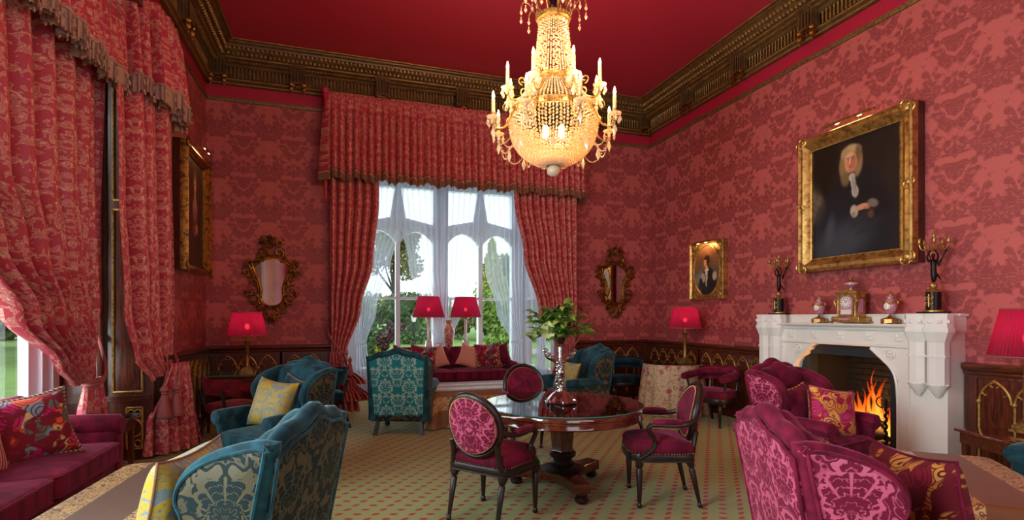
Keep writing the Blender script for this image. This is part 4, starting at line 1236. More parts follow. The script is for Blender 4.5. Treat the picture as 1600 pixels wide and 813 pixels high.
o = copy_tree(oc); place(o, (2.50, 3.78, 0), (-.93, .36), 'oval backed armchair on the right of the round table, turned sideways', 'oval backed armchairs round the table')
o = copy_tree(oc); place(o, (1.95, 5.36, 0), (-.05, -1), 'oval backed armchair on the window side of the round table', 'oval backed armchairs round the table')

# tub chair with a padded horseshoe rail
def tub_chair(name, label, fab, leg='ebony'):
    t = thing(name, label, 'chair')
    def rail(a):          # a from -1 (left arm front) to 1
        th = a * 2.2
        if abs(a) > .72:
            k = (abs(a) - .72) / .28
            x0, y0 = .30 * math.sin(2.2 * .72), .20 * math.cos(2.2 * .72) + .02
            return (math.copysign(x0 + .0 * k, a), y0 - .30 * k)
        return (.30 * math.sin(th), .22 * math.cos(th) + .02)
    def path(z0, lift): return [(*rail(k / 20 - 1), z0 + lift * (1 - abs(k / 20 - 1) ** 2)) for k in range(41)]
    b = MB(); b.tube(path(.66, .06), [.038] + [.045] * 39 + [.035], 10, False, None, 1.2); b.build('rail_pad', fab, t)
    b = MB()
    def bk(u, v):
        a = -.62 + 1.24 * u; x, y = rail(a); z = .56 + .19 * v + .05 * (1 - a * a)
        return (x * (1 + .1 * v), y + .05 * v, z)
    b.grid(bk, 24, 4, lambda u, v: (u * .9, v * .3)); b.grid(lambda u, v: tuple(Vector(bk(u, v)) + Vector((0, .03, 0))), 24, 4, lambda u, v: (u * .9, v * .3)); b.build('back_panel', fab, t)
    ol = ccw([(p[0], p[1]) for p in smooth([(.27, -.25, 0), (.28, 0, 0), (.22, .2, 0), (0, .25, 0), (-.22, .2, 0), (-.28, 0, 0), (-.27, -.25, 0), (0, -.28, 0)], 4, True)])
    b = MB(); b.slab(ol, .12, .045, 4, lambda x, y, z: (x, y, .43 + z), .025); b.build('seat', fab, t)
    b = MB(); b.slab(ol, .07, .01, 2, lambda x, y, z: (x, y, .36 + z)); b.build('seat_frame', leg, t)
    for s in (-1, 1):
        b = MB(); b.lathe(turned_leg(.34, .024), 12, s * .24, -.22); b.build('leg', leg, t)
        b = MB(); b.tube(smooth([(s * .22, .30, 0), (s * .21, .24, .2), (s * .205, .2, .36), (s * .215, .24, .56), (s * .22, .26, .66)], 3), .019, 8); b.build('leg', leg, t)
        b = MB(); b.tube(smooth([(s * .26, -.20, .36), (s * .285, -.17, .5), (s * .29, -.20, .63)], 4), .017, 8); b.build('arm_post', leg, t)
    return t
tb = tub_chair('tub_chair', '', 'velvet_red')
place(tb, (-1.22, 6.95, 0), (.75, .66), 'crimson velvet tub chair with dark legs in the left corner', 'tub chairs')
o = tub_chair('tub_chair', '', 'velvet'); place(o, (5.0, 6.18, 0), (-.95, -.30), 'burgundy velvet tub chair between skirted table and fireplace', 'tub chairs')
tt = tub_chair('tub_chair', '', 'teal_dark'); place(tt, (4.72, 8.1, 0), (-.25, -.97), 'dark teal tub chair beside the skirted table in the far corner', 'tub chairs')
o = copy_tree(tt); place(o, (-.22, 7.62, 0), (-.97, -.2), 'dark teal tub chair between wing chair and left window curtain', 'tub chairs')

# sofas
def sofa(name, label, L, D, cushions, hback=.86, seat=.46, group=None):
    t = thing(name, label, 'sofa'); hl = L / 2
    b = MB(); b.rbox(-hl + .1, hl - .1, -D / 2 + .05, D / 2 - .06, .12, seat - .15, .03); b.build('base', 'velvet', t)
    b = MB(); b.rbox(-hl + .08, hl - .08, D / 2 - .24, D / 2, .12, hback, .07, 3, None); b.build('back', 'velvet', t)
    for s in (-1, 1):
        b = MB(); b.rbox(s * hl - .09, s * hl + .09, -D / 2 + .05, D / 2 - .02, .12, .56, .03); b.tube([(s * hl, -D / 2 + .03, .58), (s * hl, -D / 2 + .06, .58), (s * hl, D / 2 - .04, .60), (s * hl, D / 2 - .02, .60)], [.07, .095, .10, .08], 14); b.build('arm', 'velvet', t)
        for y in (-D / 2 + .1, D / 2 - .1):
            b = MB(); b.lathe([(.02, 0), (.03, .03), (.022, .05), (.034, .13)], 12, s * (hl - .12), y); b.build('foot', 'ebony', t)
    w = (L - .2) / cushions
    for k in range(cushions):
        x = -hl + .1 + w * (k + .5)
        b, e1, e2 = seat_cushion_mb(w - .01, D - .22, .17, .06, .035)
        c = b.build('seat_cushion', 'velvet', t, (x, -.10, seat - .075))
        p = MB(); p.tube(e1, .008, 6, True); p.tube(e2, .008, 6, True); p.build('piping', 'velvet', c)
        b, e1, e2 = seat_cushion_mb(w - .02, .40, .18, .07, .04)
        c = b.build('back_cushion', 'velvet', t, (x, D / 2 - .25, seat + .22), (math.radians(74), 0, 0))
    return t
s1 = sofa('sofa', '', 2.3, .92, 2); place(s1, (-2.20, 4.15, 0), (1, 0.0), 'burgundy velvet sofa with tapestry cushions under the left window')
s2 = sofa('sofa', '', 2.25, .90, 2, .88, .52); place(s2, (1.95, 9.68, 0), (0, -1), 'burgundy velvet sofa in front of the garden window')

# ------------------------------------------------------------------ tables
TX, TY = 1.86, 4.28
t = thing('pedestal_table', 'round mahogany pedestal table with glass top under the chandelier', 'table', (TX, TY, 0), 0)
b = MB(); b.lathe([(0, .735), (.69, .735), (.70, .72), (.70, .70), (.685, .69), (.685, .65), (.69, .64), (.67, .63), (0, .63)], 72); b.build('tabletop', 'tabletop', t)
b = MB(); b.lathe([(0, .737), (.695, .737), (.698, .741), (.695, .746), (0, .746)], 72); b.build('glass_top', 'glasstop', t)
b = MB(); b.tube([(.697 * math.cos(2 * PI * k / 72), .697 * math.sin(2 * PI * k / 72), .7415) for k in range(72)], .0042, 6, True); b.build('glass_edge', 'glassedge', t)
b = MB(); b.lathe([(.105, .33), (.10, .34), (.125, .60), (.14, .62), (.14, .632)], 6, 0, 0, None, None, True); b.build('column', 'mahog', t)
b = MB(); b.lathe([(.07, .19), (.095, .20), (.105, .225), (.08, .245), (.085, .26), (.115, .285), (.12, .31), (.10, .33), (.09, .335)], 32, 0, 0, None, lambda r, z, a: r * (1 + (.04 * math.sin(16 * a) if .26 < z < .33 else 0))); b.build('collar', 'ebony', t)
b = MB(); b.lathe([(.19, .165), (.195, .172), (.16, .185), (.10, .20), (.07, .20)], 48, 0, 0, None, lambda r, z, a: r * (1 + .05 * abs(math.sin(12 * a)))); b.build('gadroon_ring', 'ebony', t)
pts = []
A0 = math.atan2(3.81 - TY, 1.84 - TX)
for k in range(3):
    a = A0 + 2 * PI * k / 3
    for da, r in ((-.17, .40), (-.15, .46), (.15, .46), (.17, .40)): pts.append((r * math.cos(a + da), r * math.sin(a + da)))
    for da, r in ((.42, .21), (.75, .15), (PI / 3, .135), (2 * PI / 3 - .75, .15), (2 * PI / 3 - .42, .21)): pts.append((r * math.cos(a + da), r * math.sin(a + da)))
b = MB(); b.slab(ccw(pts), .085, .008, 2, lambda x, y, z: (x, y, .122 + z)); b.build('platform_base', 'mahog_x', t)
for k in range(3):
    a = A0 + 2 * PI * k / 3
    b = MB(); b.lathe([(.03, 0), (.05, .012), (.06, .035), (.045, .055), (.03, .06), (.05, .07), (.05, .082)], 20, .42 * math.cos(a), .42 * math.sin(a)); b.build('bun_foot', 'ebony', t)

def draped_table(name, label, sx, sy, h, mat, loc, rz, seed=0.0, group=None, drop=1.0):
    """low table covered to the floor by a striped cloth with pressed corners"""
    t = thing(name, label, 'table', loc, rz, group)
    b = MB(); b.box(-sx / 2 + .02, sx / 2 - .02, -sy / 2 + .02, sy / 2 - .02, h - .04, h - .006); b.build('tabletop', 'mahog', t)
    for x in (-1, 1):
        for y in (-1, 1):
            b = MB(); b.box(x * (sx / 2 - .06) - .02, x * (sx / 2 - .06) + .02, y * (sy / 2 - .06) - .02, y * (sy / 2 - .06) + .02, 0, h - .04); b.build('leg', 'mahog', t)
    b = MB(); rc = .05
    ring = []
    for (cx, cy, a0) in ((sx / 2 - rc, sy / 2 - rc, 0), (-sx / 2 + rc, sy / 2 - rc, 90), (-sx / 2 + rc, -sy / 2 + rc, 180), (sx / 2 - rc, -sy / 2 + rc, 270)):
        for k in range(9):
            a = math.radians(a0 + 90 * k / 8); ring.append((cx + rc * math.cos(a), cy + rc * math.sin(a), math.cos(a), math.sin(a), abs(math.sin(2 * a)) ** 2))
    full = []
    for i, p in enumerate(ring):
        q = ring[(i + 1) % len(ring)]; L = math.hypot(q[0] - p[0], q[1] - p[1]); m = max(1, int(L / .05))
        for k in range(m):
            f = k / m; full.append(tuple(p[j] * (1 - f) + q[j] * f for j in range(5)))
    n = len(full); vs, uvs, fs = [], [], []
    rows = [(0, 0), (.012, .004), (.02, .012), (.03, .05)] + [(.03, h * q) for q in (.2, .4, .6, .8, .965)]
    for (outw, down) in rows:
        k = down / h
        for i, (x, y, nx, ny, c) in enumerate(full):
            w = .045 * k * math.sin(i * 1.35 + seed) * (.4 + .6 * k) + .16 * k * c + .05 * k
            o = outw + (w if down > .02 else 0)
            z = h - down
            vs.append((x + nx * o, y + ny * o, max(z, .012)))
            uvs.append((x + nx * down, y + ny * down))
    for r in range(len(rows) - 1):
        for i in range(n):
            k = (i + 1) % n; fs.append((r * n + i, r * n + k, (r + 1) * n + k, (r + 1) * n + i))
    fs.append(tuple(range(n)))
    b.add(vs, fs, [tuple(uvs[j] for j in f) for f in fs])
    b.build('tablecloth', mat, t, None, None, 70)
    return t
draped_table('draped_table', 'low table under a brown and gold striped cloth before the left sofa', .66, 1.55, .50, 'cloth_brown', (-1.10, 3.42, 0), math.radians(-4), .3, 'low tables under striped cloths')
draped_table('draped_table', 'low table under a bronze and gold striped cloth near the fireplace', .54, 1.2, .50, 'cloth_bronze', (3.80, 2.24, 0), math.radians(-40), 1.3, 'low tables under striped cloths')
draped_table('draped_table', 'low table under a sand and gold cloth in front of the garden sofa', 1.35, .95, .50, 'cloth_sand', (1.88, 7.52, 0), 0, 2.3, 'low tables under striped cloths')

# skirted round table in the far corner
t = thing('skirted_table', 'round table under a floor length rose floral cloth in the far corner', 'table', (5.0, 7.15, 0))
b = MB()
def sk(u, v):
    a = 2 * PI * u; r = .455 + .075 * v + .03 * v * math.sin(18 * a) + .012 * v * math.sin(7 * a + 1)
    return (r * math.cos(a), r * math.sin(a), .765 - .755 * v)
b.grid(sk, 220, 10, lambda u, v: (u * 3.2, v * .78), True)
b.lathe([(0, .772), (.44, .772), (.455, .765)], 60); b.build('tablecloth', 'floral', t)
b = MB(); b.lathe([(0, .775), (.455, .775), (.458, .78), (.455, .785), (0, .785)], 60); b.build('glass_top', 'glasstop', t)

# plain side tables
def side_table(label, sx, sy, h, loc, rz, glass=True):
    t = thing('side_table', label, 'side table', loc, rz)
    b = MB(); b.rbox(-sx / 2, sx / 2, -sy / 2, sy / 2, h - .035, h - .008, .008, 1); b.build('tabletop', 'tabletop', t)
    b = MB(); b.box(-sx / 2 + .03, sx / 2 - .03, -sy / 2 + .03, sy / 2 - .03, h - .13, h - .035); b.build('apron', 'mahog_x', t)
    if glass:
        b = MB(); b.box(-sx / 2 + .004, sx / 2 - .004, -sy / 2 + .004, sy / 2 - .004, h - .007, h); b.build('glass_top', 'glasstop', t)
        b = MB(); p = [(sx / 2 - .004, sy / 2 - .004), (-sx / 2 + .004, sy / 2 - .004), (-sx / 2 + .004, -sy / 2 + .004), (sx / 2 - .004, -sy / 2 + .004)]
        for q, r in zip(p, p[1:] + p[:1]): b.tube([(q[0], q[1], h - .0035), (r[0], r[1], h - .0035)], .004, 5)
        b.build('glass_edge', 'glassedge', t)
    for x in (-1, 1):
        for y in (-1, 1):
            b = MB(); b.prism([(-.025, h - .05), (-.016, 0), (.016, 0), (.025, h - .05)], -.02, .02, lambda a, z, d, x=x, y=y: (x * (sx / 2 - .06) + a, y * (sy / 2 - .06) + d, z)); b.build('leg', 'mahog', t)
    return t
side_table('glass topped mahogany side table at the far arm of the left sofa', .46, .5, .58, (-2.06, 5.66, 0), 0)
side_table('glass topped mahogany table carrying the left corner lamp', .95, .72, .74, (-1.22, 8.02, 0), math.radians(0))
side_table('mahogany lamp table against the dado right of the fireplace', .62, .72, .56, (5.16, 2.68, 0), math.radians(-22), False)
side_table('glass topped console behind the garden sofa carrying two lamps', 1.9, .30, .86, (2.0, 10.30, 0), 0)

# ------------------------------------------------------------------ lamps
def shade_parts(t, z0, z1, r0, r1, power, bulb_r=.03):
    b = MB()
    b.grid(lambda u, v: ((r0 + (r1 - r0) * v) * (1 + .012 * math.sin(60 * 2 * PI * u)) * math.cos(2 * PI * u), (r0 + (r1 - r0) * v) * (1 + .012 * math.sin(60 * 2 * PI * u)) * math.sin(2 * PI * u), z0 + (z1 - z0) * v), 240, 4, lambda u, v: (u, v), True)
    s = b.build('lamp_shade', 'shade', t)
    for z, r in ((z0, r0), (z1, r1)):
        c = MB(); c.tube([(r * 1.006 * math.cos(2 * PI * k / 48), r * 1.006 * math.sin(2 * PI * k / 48), z) for k in range(48)], .006, 6, True); c.build('trim_band', 'fringe', s)
    zb = z0 + (z1 - z0) * .38
    b = MB(); b.ell((0, 0, zb), (bulb_r, bulb_r, bulb_r * 1.3), 12, 8); b.build('bulb', M['lampbulb'], t)
    b = MB(); b.lathe([(.012, z0 - .06), (.016, z0 - .02), (.016, zb - .03), (.01, zb - .02)], 10); b.build('lamp_holder', 'brass', t)
    point('lamp_light', (0, 0, zb + .075), power, (1.0, .70, .48), .03, t)

M['lampbulb'] = emit('lamp_bulb_glow', (255, 190, 130), 26)

def column_lamp(label, loc, base, z0, z1, r0=.245, r1=.155, power=22, mat='brass'):
    t = thing('table_lamp', label, 'lamp', loc, 0, 'crimson shaded lamps')
    b = MB(); b.box(-.085, .085, -.085, .085, 0, .018); b.box(-.07, .07, -.07, .07, .018, .055); b.box(-.05, .05, -.05, .05, .055, .075); b.build('base', mat, t)
    b = MB(); b.lathe([(.045, .075), (.045, .085), (.03, .095), (.028, .12), (.024, z0 - base - .10), (.034, z0 - base - .085), (.04, z0 - base - .07), (.02, z0 - base - .06)], 20, 0, 0, None, lambda r, z, a: r * (1 + (.03 * math.sin(10 * a) if .12 < z < z0 - base - .1 else 0))); b.build('column', mat, t)
    shade_parts(t, z0 - base, z1 - base, r0, r1, power)
    return t
column_lamp('brass column lamp with crimson shade in the left corner', (-1.22, 7.96, .74), .74, 1.25, 1.57, .245, .18, 4)
column_lamp('brass column lamp with crimson shade on the floral skirted table', (5.16, 7.05, .785), .785, 1.33, 1.665, .25, .165, 4)
column_lamp('crimson shaded lamp cut off by the right edge, beside the fireplace', (5.32, 2.78, .56), .56, 1.18, 1.57, .25, .165, 4)
def crystal_lamp(label, loc):
    t = thing('table_lamp', label, 'lamp', loc, 0, 'crimson shaded lamps')
    b = MB(); b.box(-.085, .085, -.085, .085, 0, .02); b.build('plinth', 'mahog', t)
    b = MB(); b.box(-.075, .075, -.075, .075, .02, .05); b.prism([(-.065, .05), (.065, .05), (.05, .17), (-.05, .17)], -.055, .055); b.build('crystal_foot', 'whiteporc', t)
    b = MB(); b.box(-.056, .056, -.056, .056, .17, .182); b.box(-.034, .034, -.034, .034, .60, .615); b.lathe([(.012, .615), (.02, .63), (.012, .65)], 12); b.build('metal_collar', 'brass', t)
    b = MB(); b.lathe([(.034, .182), (.03, .20), (.03, .585), (.034, .60)], 8, 0, 0, None, None, True); b.build('crystal_column', 'whiteporc', t)
    shade_parts(t, .64, 1.04, .31, .205, 3.4)
    return t
crystal_lamp('left of two tall white column lamps on the garden window console', (1.63, 10.30, .86))
crystal_lamp('right of two tall white column lamps on the garden window console', (2.37, 10.30, .86))
b = MB(); b.lathe([(.062, 0), (.07, .015), (.085, .10), (.105, .26), (.115, .36), (.10, .42), (.06, .47), (.05, .50), (.06, .54), (.085, .58), (.078, .58), (.045, .52)], 32)
tag(b.build('vase', 'imari', None, (2.03, 10.30, .86)), 'tall russet patterned porcelain vase between the window lamps', 'vase')

# ------------------------------------------------------------------ pictures
def painted(name, w, h, fn, parent, y, nu=80, nv=92, outline=None):
    me = bpy.data.meshes.new(name)
    vs, fs, cols = [], [], []
    for j in range(nv + 1):
        for i in range(nu + 1):
            u, v = i / nu, j / nv
            vs.append(((u - .5) * w, y, (v - .5) * h)); cols.append(fn(u, v))
    if outline:   # squeeze the square grid on to an ellipse
        vs = []
        for j in range(nv + 1):
            for i in range(nu + 1):
                a, c = 2 * i / nu - 1, 2 * j / nv - 1
                vs.append((a * math.sqrt(1 - c * c / 2) * w / 2, y, c * math.sqrt(1 - a * a / 2) * h / 2))
        cols = [fn(p[0] / w + .5, p[2] / h + .5) for p in vs]
    for j in range(nv):
        for i in range(nu):
            a = j * (nu + 1) + i; fs.append((a, a + 1, a + nu + 2, a + nu + 1))
    me.from_pydata(vs, [], fs)
    at = me.color_attributes.new('Col', 'FLOAT_COLOR', 'POINT')
    buf = []
    for c in cols: buf += [*lin(c), 1.0]
    at.data.foreach_set('color', buf)
    me.materials.append(M['paint'])
    o = bpy.data.objects.new(name, me); C.objects.link(o); o.parent = parent
    return o

def painter(bgf, blobs, aspect=1.0):
    def fn(u, v):
        c = list(bgf(u, v))
        for (cx, cy, rx, ry, rot, soft, col) in blobs:
            dx, dy = u - cx, (v - cy)
            ca, sa = math.cos(rot), math.sin(rot)
            x, y = (dx * ca + dy * sa) / rx, (dy * ca - dx * sa) / ry
            d = math.sqrt(x * x + y * y)
            k = 1 - sm(1 - soft, 1 + soft, d)
            if k > 0: c = [a * (1 - k) + b_ * k for a, b_ in zip(c, col)]
        return tuple(c)
    return fn

def frame_mb(w, h, fw, depth, prof=None):
    """mitred picture frame, opening w x h, moulding width fw, front towards -y"""
    b = MB()
    prof = prof or [(0, -.01), (0, -.028), (.08, -.034), (.14, -.026), (.3, -.05), (.55, -.075), (.78, -.07), (.9, -.085), (1, -.07), (1, 0)]
    P = [(f * fw, d * depth / .085) for f, d in prof]
    cs = [(-1, -1), (1, -1), (1, 1), (-1, 1)]
    n = len(P); vs = []
    for sx, sz in cs:
        for o, d in P: vs.append((sx * (w / 2 + o), d, sz * (h / 2 + o)))
    fs = []
    for k in range(4):
        q = (k + 1) % 4
        for i in range(n - 1): fs.append((k * n + i, q * n + i, q * n + i + 1, k * n + i + 1))
    b.add(vs, fs)
    return b

def corner_scroll(b, cx, cz, s, sx, sz, y):
    for a0, dr in ((0, 1), (PI / 2, -1)):
        p = spiral((0, 0), s * .5, 1.2, a0, 16, .25, dr)
        b.tube([(cx + sx * (x - s * .3 if dr > 0 else x), y, cz + sz * (z if dr > 0 else z - s * .3)) for x, z in p], s * .09, 6)
    b.ell((cx, y, cz), (s * .32, .016, s * .32), 8, 6)

def picture_light(t, z, w, y=-.16):
    b = MB(); b.tube([(-w / 2, y, z), (w / 2, y, z)], .016, 10); b.tube(smooth([(0, -.02, z - .08), (0, -.05, z + .03), (0, y, z + .005)], 4), .008, 6)
    o = b.build('picture_light', 'brass', t)
    for k in (-1, 1):
        c = MB(); c.ell((k * w * .22, y + .003, z - .012), (.035, .008, .008), 8, 6); c.build('lamp_tube', M['pictbulb'], o)
    l = bpy.data.lights.new('picture_lamp', 'AREA'); l.shape = 'RECTANGLE'; l.size = w * .8; l.size_y = .02; l.energy = 1.3; l.color = (1, .72, .38)
    lo = bpy.data.objects.new('picture_lamp', l); C.objects.link(lo); lo.parent = t
    lo.location = (0, y + .01, z - .025); lo.rotation_euler = (math.radians(38), 0, 0)
M['pictbulb'] = emit('picture_lamp_glow', (255, 206, 130), 30)

def fbm(u, v, k=0):
    return .5 + .25 * math.sin(7.3 * u + 3.1 * v + k) * math.cos(5.1 * v - 2.2 * u + k * 2) + .15 * math.sin(17 * u - 11 * v + k) + .1 * math.sin(31 * v + 23 * u)

# large portrait over the fireplace
t = thing('portrait_painting', 'large gilt framed portrait of a seated figure in dark robes over the fireplace', 'painting', (XR, 4.46, 2.87), -PI / 2)
fw, W_, H_ = .155, 1.38, 1.63
ow, oh = W_ - 2 * fw, H_ - 2 * fw
b = MB(); b.box(-W_ / 2, W_ / 2, -.10, -.004, -H_ / 2, H_ / 2); b.build('stretcher', 'darkwoodside', t)
fr = frame_mb(ow, oh, fw, .10).build('frame', 'gold', t, (0, -.10, 0))
for sx in (-1, 1):
    for sz in (-1, 1):
        b = MB(); corner_scroll(b, sx * (ow / 2 + fw * .62), sz * (oh / 2 + fw * .62), .13, -sx, -sz, -.085); b.build('corner_ornament', 'gold', fr)
    b = MB(); corner_scroll(b, sx * (ow / 2 + fw * .7), 0, .10, -sx, 1, -.08); b.build('side_ornament', 'gold', fr)
b = MB(); p = [(-ow / 2, -oh / 2), (ow / 2, -oh / 2), (ow / 2, oh / 2), (-ow / 2, oh / 2)]
for q, r in zip(p, p[1:] + p[:1]):
    L = math.hypot(r[0] - q[0], r[1] - q[1]); m = int(L / .022)
    for k in range(m): b.ell((q[0] + (r[0] - q[0]) * k / m, -.035, q[1] + (r[1] - q[1]) * k / m), .008, 5, 4)
tag(b.build('sight_beading', 'gold', fr), kind='stuff')
def bg1(u, v):
    k = fbm(u, v); base = (34 + 10 * k, 28 + 8 * k, 26 + 8 * k)
    if u < .22:
        q = sm(.22, .08, u) * sm(.25, .4, v) * sm(.78, .55, v) * (.4 + .8 * fbm(u * 3, v * 3, 2))
        base = tuple(a * (1 - q) + c * q for a, c in zip(base, (112, 100, 84)))
    return base
bl = [(.15, .80, .17, .2, 0, .5, (30, 26, 20)), (.16, .62, .05, .12, .3, .5, (26, 22, 18)), (.5, .24, .46, .34, 0, .3, (28, 30, 38)), (.54, .50, .30, .24, 0, .25, (28, 29, 36)), (.36, .12, .30, .16, .2, .6, (58, 62, 72)), (.22, .24, .05, .12, -.2, .7, (70, 72, 80)), (.74, .44, .20, .10, -.5, .4, (24, 24, 29)), (.60, .30, .16, .03, .5, .7, (42, 44, 54)), (.66, .22, .14, .025, .4, .7, (40, 42, 52)),
      (.465, .845, .115, .105, 0, .2, (158, 132, 88)), (.39, .755, .06, .11, .15, .3, (146, 120, 80)), (.545, .77, .055, .11, -.15, .3, (150, 124, 84)), (.40, .66, .05, .06, .3, .4, (120, 98, 66)), (.50, .91, .085, .035, -.2, .4, (186, 164, 120)), (.40, .88, .045, .05, .5, .4, (176, 152, 108)), (.55, .86, .03, .07, 0, .5, (120, 96, 62)),
      (.465, .80, .070, .090, .05, .12, (216, 152, 120)), (.50, .80, .024, .07, 0, .6, (170, 106, 80)), (.43, .785, .024, .028, 0, .6, (214, 130, 104)), (.495, .785, .02, .026, 0, .6, (196, 112, 90)), (.46, .855, .045, .025, 0, .6, (222, 170, 136)),
      (.438, .822, .016, .007, 0, .4, (214, 196, 176)), (.487, .824, .015, .007, 0, .4, (204, 184, 164)), (.438, .822, .007, .007, 0, .4, (44, 28, 22)), (.487, .824, .007, .007, 0, .4, (44, 28, 22)), (.438, .838, .022, .004, .05, .5, (96, 64, 44)), (.488, .841, .02, .004, -.05, .5, (96, 64, 44)), (.470, .80, .005, .026, 0, .6, (166, 104, 78)), (.460, .80, .006, .026, 0, .6, (232, 176, 142)), (.463, .776, .013, .006, 0, .5, (150, 90, 68)), (.463, .757, .022, .006, 0, .45, (156, 62, 58)), (.463, .735, .026, .012, 0, .6, (186, 124, 96)),
      (.475, .695, .05, .02, 0, .4, (120, 84, 66)), (.480, .665, .036, .035, 0, .3, (196, 188, 176)), (.497, .61, .030, .06, .15, .25, (188, 182, 172)), (.515, .54, .040, .055, .18, .2, (180, 174, 164)), (.52, .59, .006, .09, .15, .5, (128, 122, 118)), (.49, .62, .005, .09, .15, .5, (136, 130, 124)), (.505, .57, .004, .09, .15, .5, (140, 134, 128)),
      (.505, .37, .045, .055, .3, .25, (184, 174, 156)), (.50, .345, .02, .02, .3, .4, (140, 130, 116)), (.59, .395, .075, .026, .12, .22, (204, 146, 114)), (.655, .405, .04, .009, .08, .3, (206, 146, 114)), (.655, .390, .04, .008, -.02, .3, (192, 132, 102)), (.645, .376, .035, .008, -.12, .3, (180, 120, 92)), (.71, .41, .06, .035, -.3, .3, (120, 108, 96)), (.69, .32, .032, .035, 0, .45, (92, 62, 46))]
painted('canvas', ow, oh, painter(bg1, bl), t, -.112, 150, 180)
picture_light(t, H_ / 2 + .055, .62, -.20)

# oval portrait on the right wall
t = thing('portrait_painting', 'small gilt framed oval portrait in a lace collar above the lamp', 'painting', (XR, 7.02, 2.245), -PI / 2)
W_, H_ = .80, .92
b = MB(); b.box(-W_ / 2, W_ / 2, -.07, -.004, -H_ / 2, H_ / 2); b.build('backing', 'gold', t)
fr = frame_mb(W_ - .08, H_ - .08, .04, .03).build('frame', 'gold', t, (0, -.07, 0))
b = MB(); b.tube([(.318 * math.cos(2 * PI * k / 56), -.078, .405 * math.sin(2 * PI * k / 56)) for k in range(56)], .016, 8, True); b.build('oval_slip', 'gold', t)
for sx in (-1, 1):
    for sz in (-1, 1):
        b = MB()
        for (dx, dz, s) in ((.31, .38, .10), (.25, .415, .06), (.335, .30, .06)): corner_scroll(b, sx * dx, sz * dz, s, -sx, -sz, -.078)
        b.build('corner_ornament', 'gold', t)
def bg2(u, v):
    k = fbm(u, v, 1); q = sm(.3, .9, v)
    return tuple(a * (1 - q) + c * q for a, c in zip((84 + 30 * k, 72 + 26 * k, 62 + 20 * k), (112 + 40 * k, 72 + 20 * k, 46 + 10 * k)))
bl = [(.2, .35, .2, .12, .3, .6, (120, 124, 120)), (.58, .18, .30, .32, 0, .15, (30, 28, 32)), (.56, .42, .20, .14, 0, .25, (34, 32, 36)), (.36, .36, .09, .10, .5, .25, (176, 160, 140)), (.80, .38, .08, .09, -.4, .25, (180, 164, 142)), (.26, .24, .07, .12, -.3, .3, (34, 30, 34)),
      (.52, .715, .10, .09, 0, .2, (60, 38, 26)), (.46, .66, .075, .085, .1, .15, (214, 150, 116)), (.42, .64, .02, .03, 0, .5, (222, 150, 120)), (.425, .675, .012, .008, 0, .5, (60, 36, 28)), (.47, .68, .012, .008, 0, .5, (66, 40, 30)), (.43, .615, .02, .007, 0, .5, (160, 66, 56)), (.54, .66, .045, .09, 0, .3, (56, 34, 24)), (.50, .76, .10, .04, .2, .35, (58, 36, 24)),
      (.50, .555, .05, .05, 0, .3, (206, 148, 116)), (.50, .51, .085, .035, .1, .3, (214, 204, 184)), (.49, .45, .05, .05, 0, .3, (206, 196, 176)), (.50, .36, .035, .08, 0, .35, (196, 184, 160)), (.48, .25, .025, .08, .1, .4, (184, 168, 140))]
painted('canvas', .62, .79, painter(bg2, bl), t, -.075, 80, 96, True)
picture_light(t, H_ / 2 - .012, .42, -.17)

# dark portrait on the left wall
t = thing('portrait_painting', 'dark gilt framed portrait with a picture lamp on the left wall', 'painting', (XL, 7.75, 2.86), PI / 2)
W_, H_, fw = 1.18, 1.56, .11
ow, oh = W_ - 2 * fw, H_ - 2 * fw
b = MB(); b.box(-W_ / 2, W_ / 2, -.08, -.004, -H_ / 2, H_ / 2); b.build('stretcher', 'darkwoodside', t)
fr = frame_mb(ow, oh, fw, .09).build('frame', 'gold_dark', t, (0, -.08, 0))
for sx in (-1, 1):
    for sz in (-1, 1):
        b = MB(); corner_scroll(b, sx * (ow / 2 + fw * .6), sz * (oh / 2 + fw * .6), .12, -sx, -sz, -.08); b.build('corner_ornament', 'gold_dark', fr)
def bg3(u, v):
    k = fbm(u, v, 3); return (46 + 18 * k, 32 + 12 * k, 22 + 8 * k)
bl = [(.5, .2, .34, .3, 0, .4, (34, 24, 22)), (.52, .46, .22, .24, 0, .3, (56, 32, 26)), (.54, .80, .08, .09, 0, .3, (110, 82, 56)), (.54, .755, .055, .075, 0, .2, (202, 140, 104)), (.525, .77, .012, .006, 0, .5, (70, 40, 30)), (.565, .77, .012, .006, 0, .5, (70, 40, 30)), (.545, .72, .018, .006, 0, .5, (150, 62, 52)),
      (.54, .64, .045, .06, 0, .3, (196, 134, 100)), (.54, .55, .12, .09, 0, .3, (186, 128, 100)), (.54, .47, .10, .07, 0, .4, (150, 96, 76)), (.60, .34, .10, .05, .3, .3, (190, 130, 100)), (.5, .32, .07, .06, 0, .4, (120, 64, 50))]
painted('canvas', ow, oh, painter(bg3, bl), t, -.092, 60, 66)
picture_light(t, H_ / 2 + .04, .5, -.24)

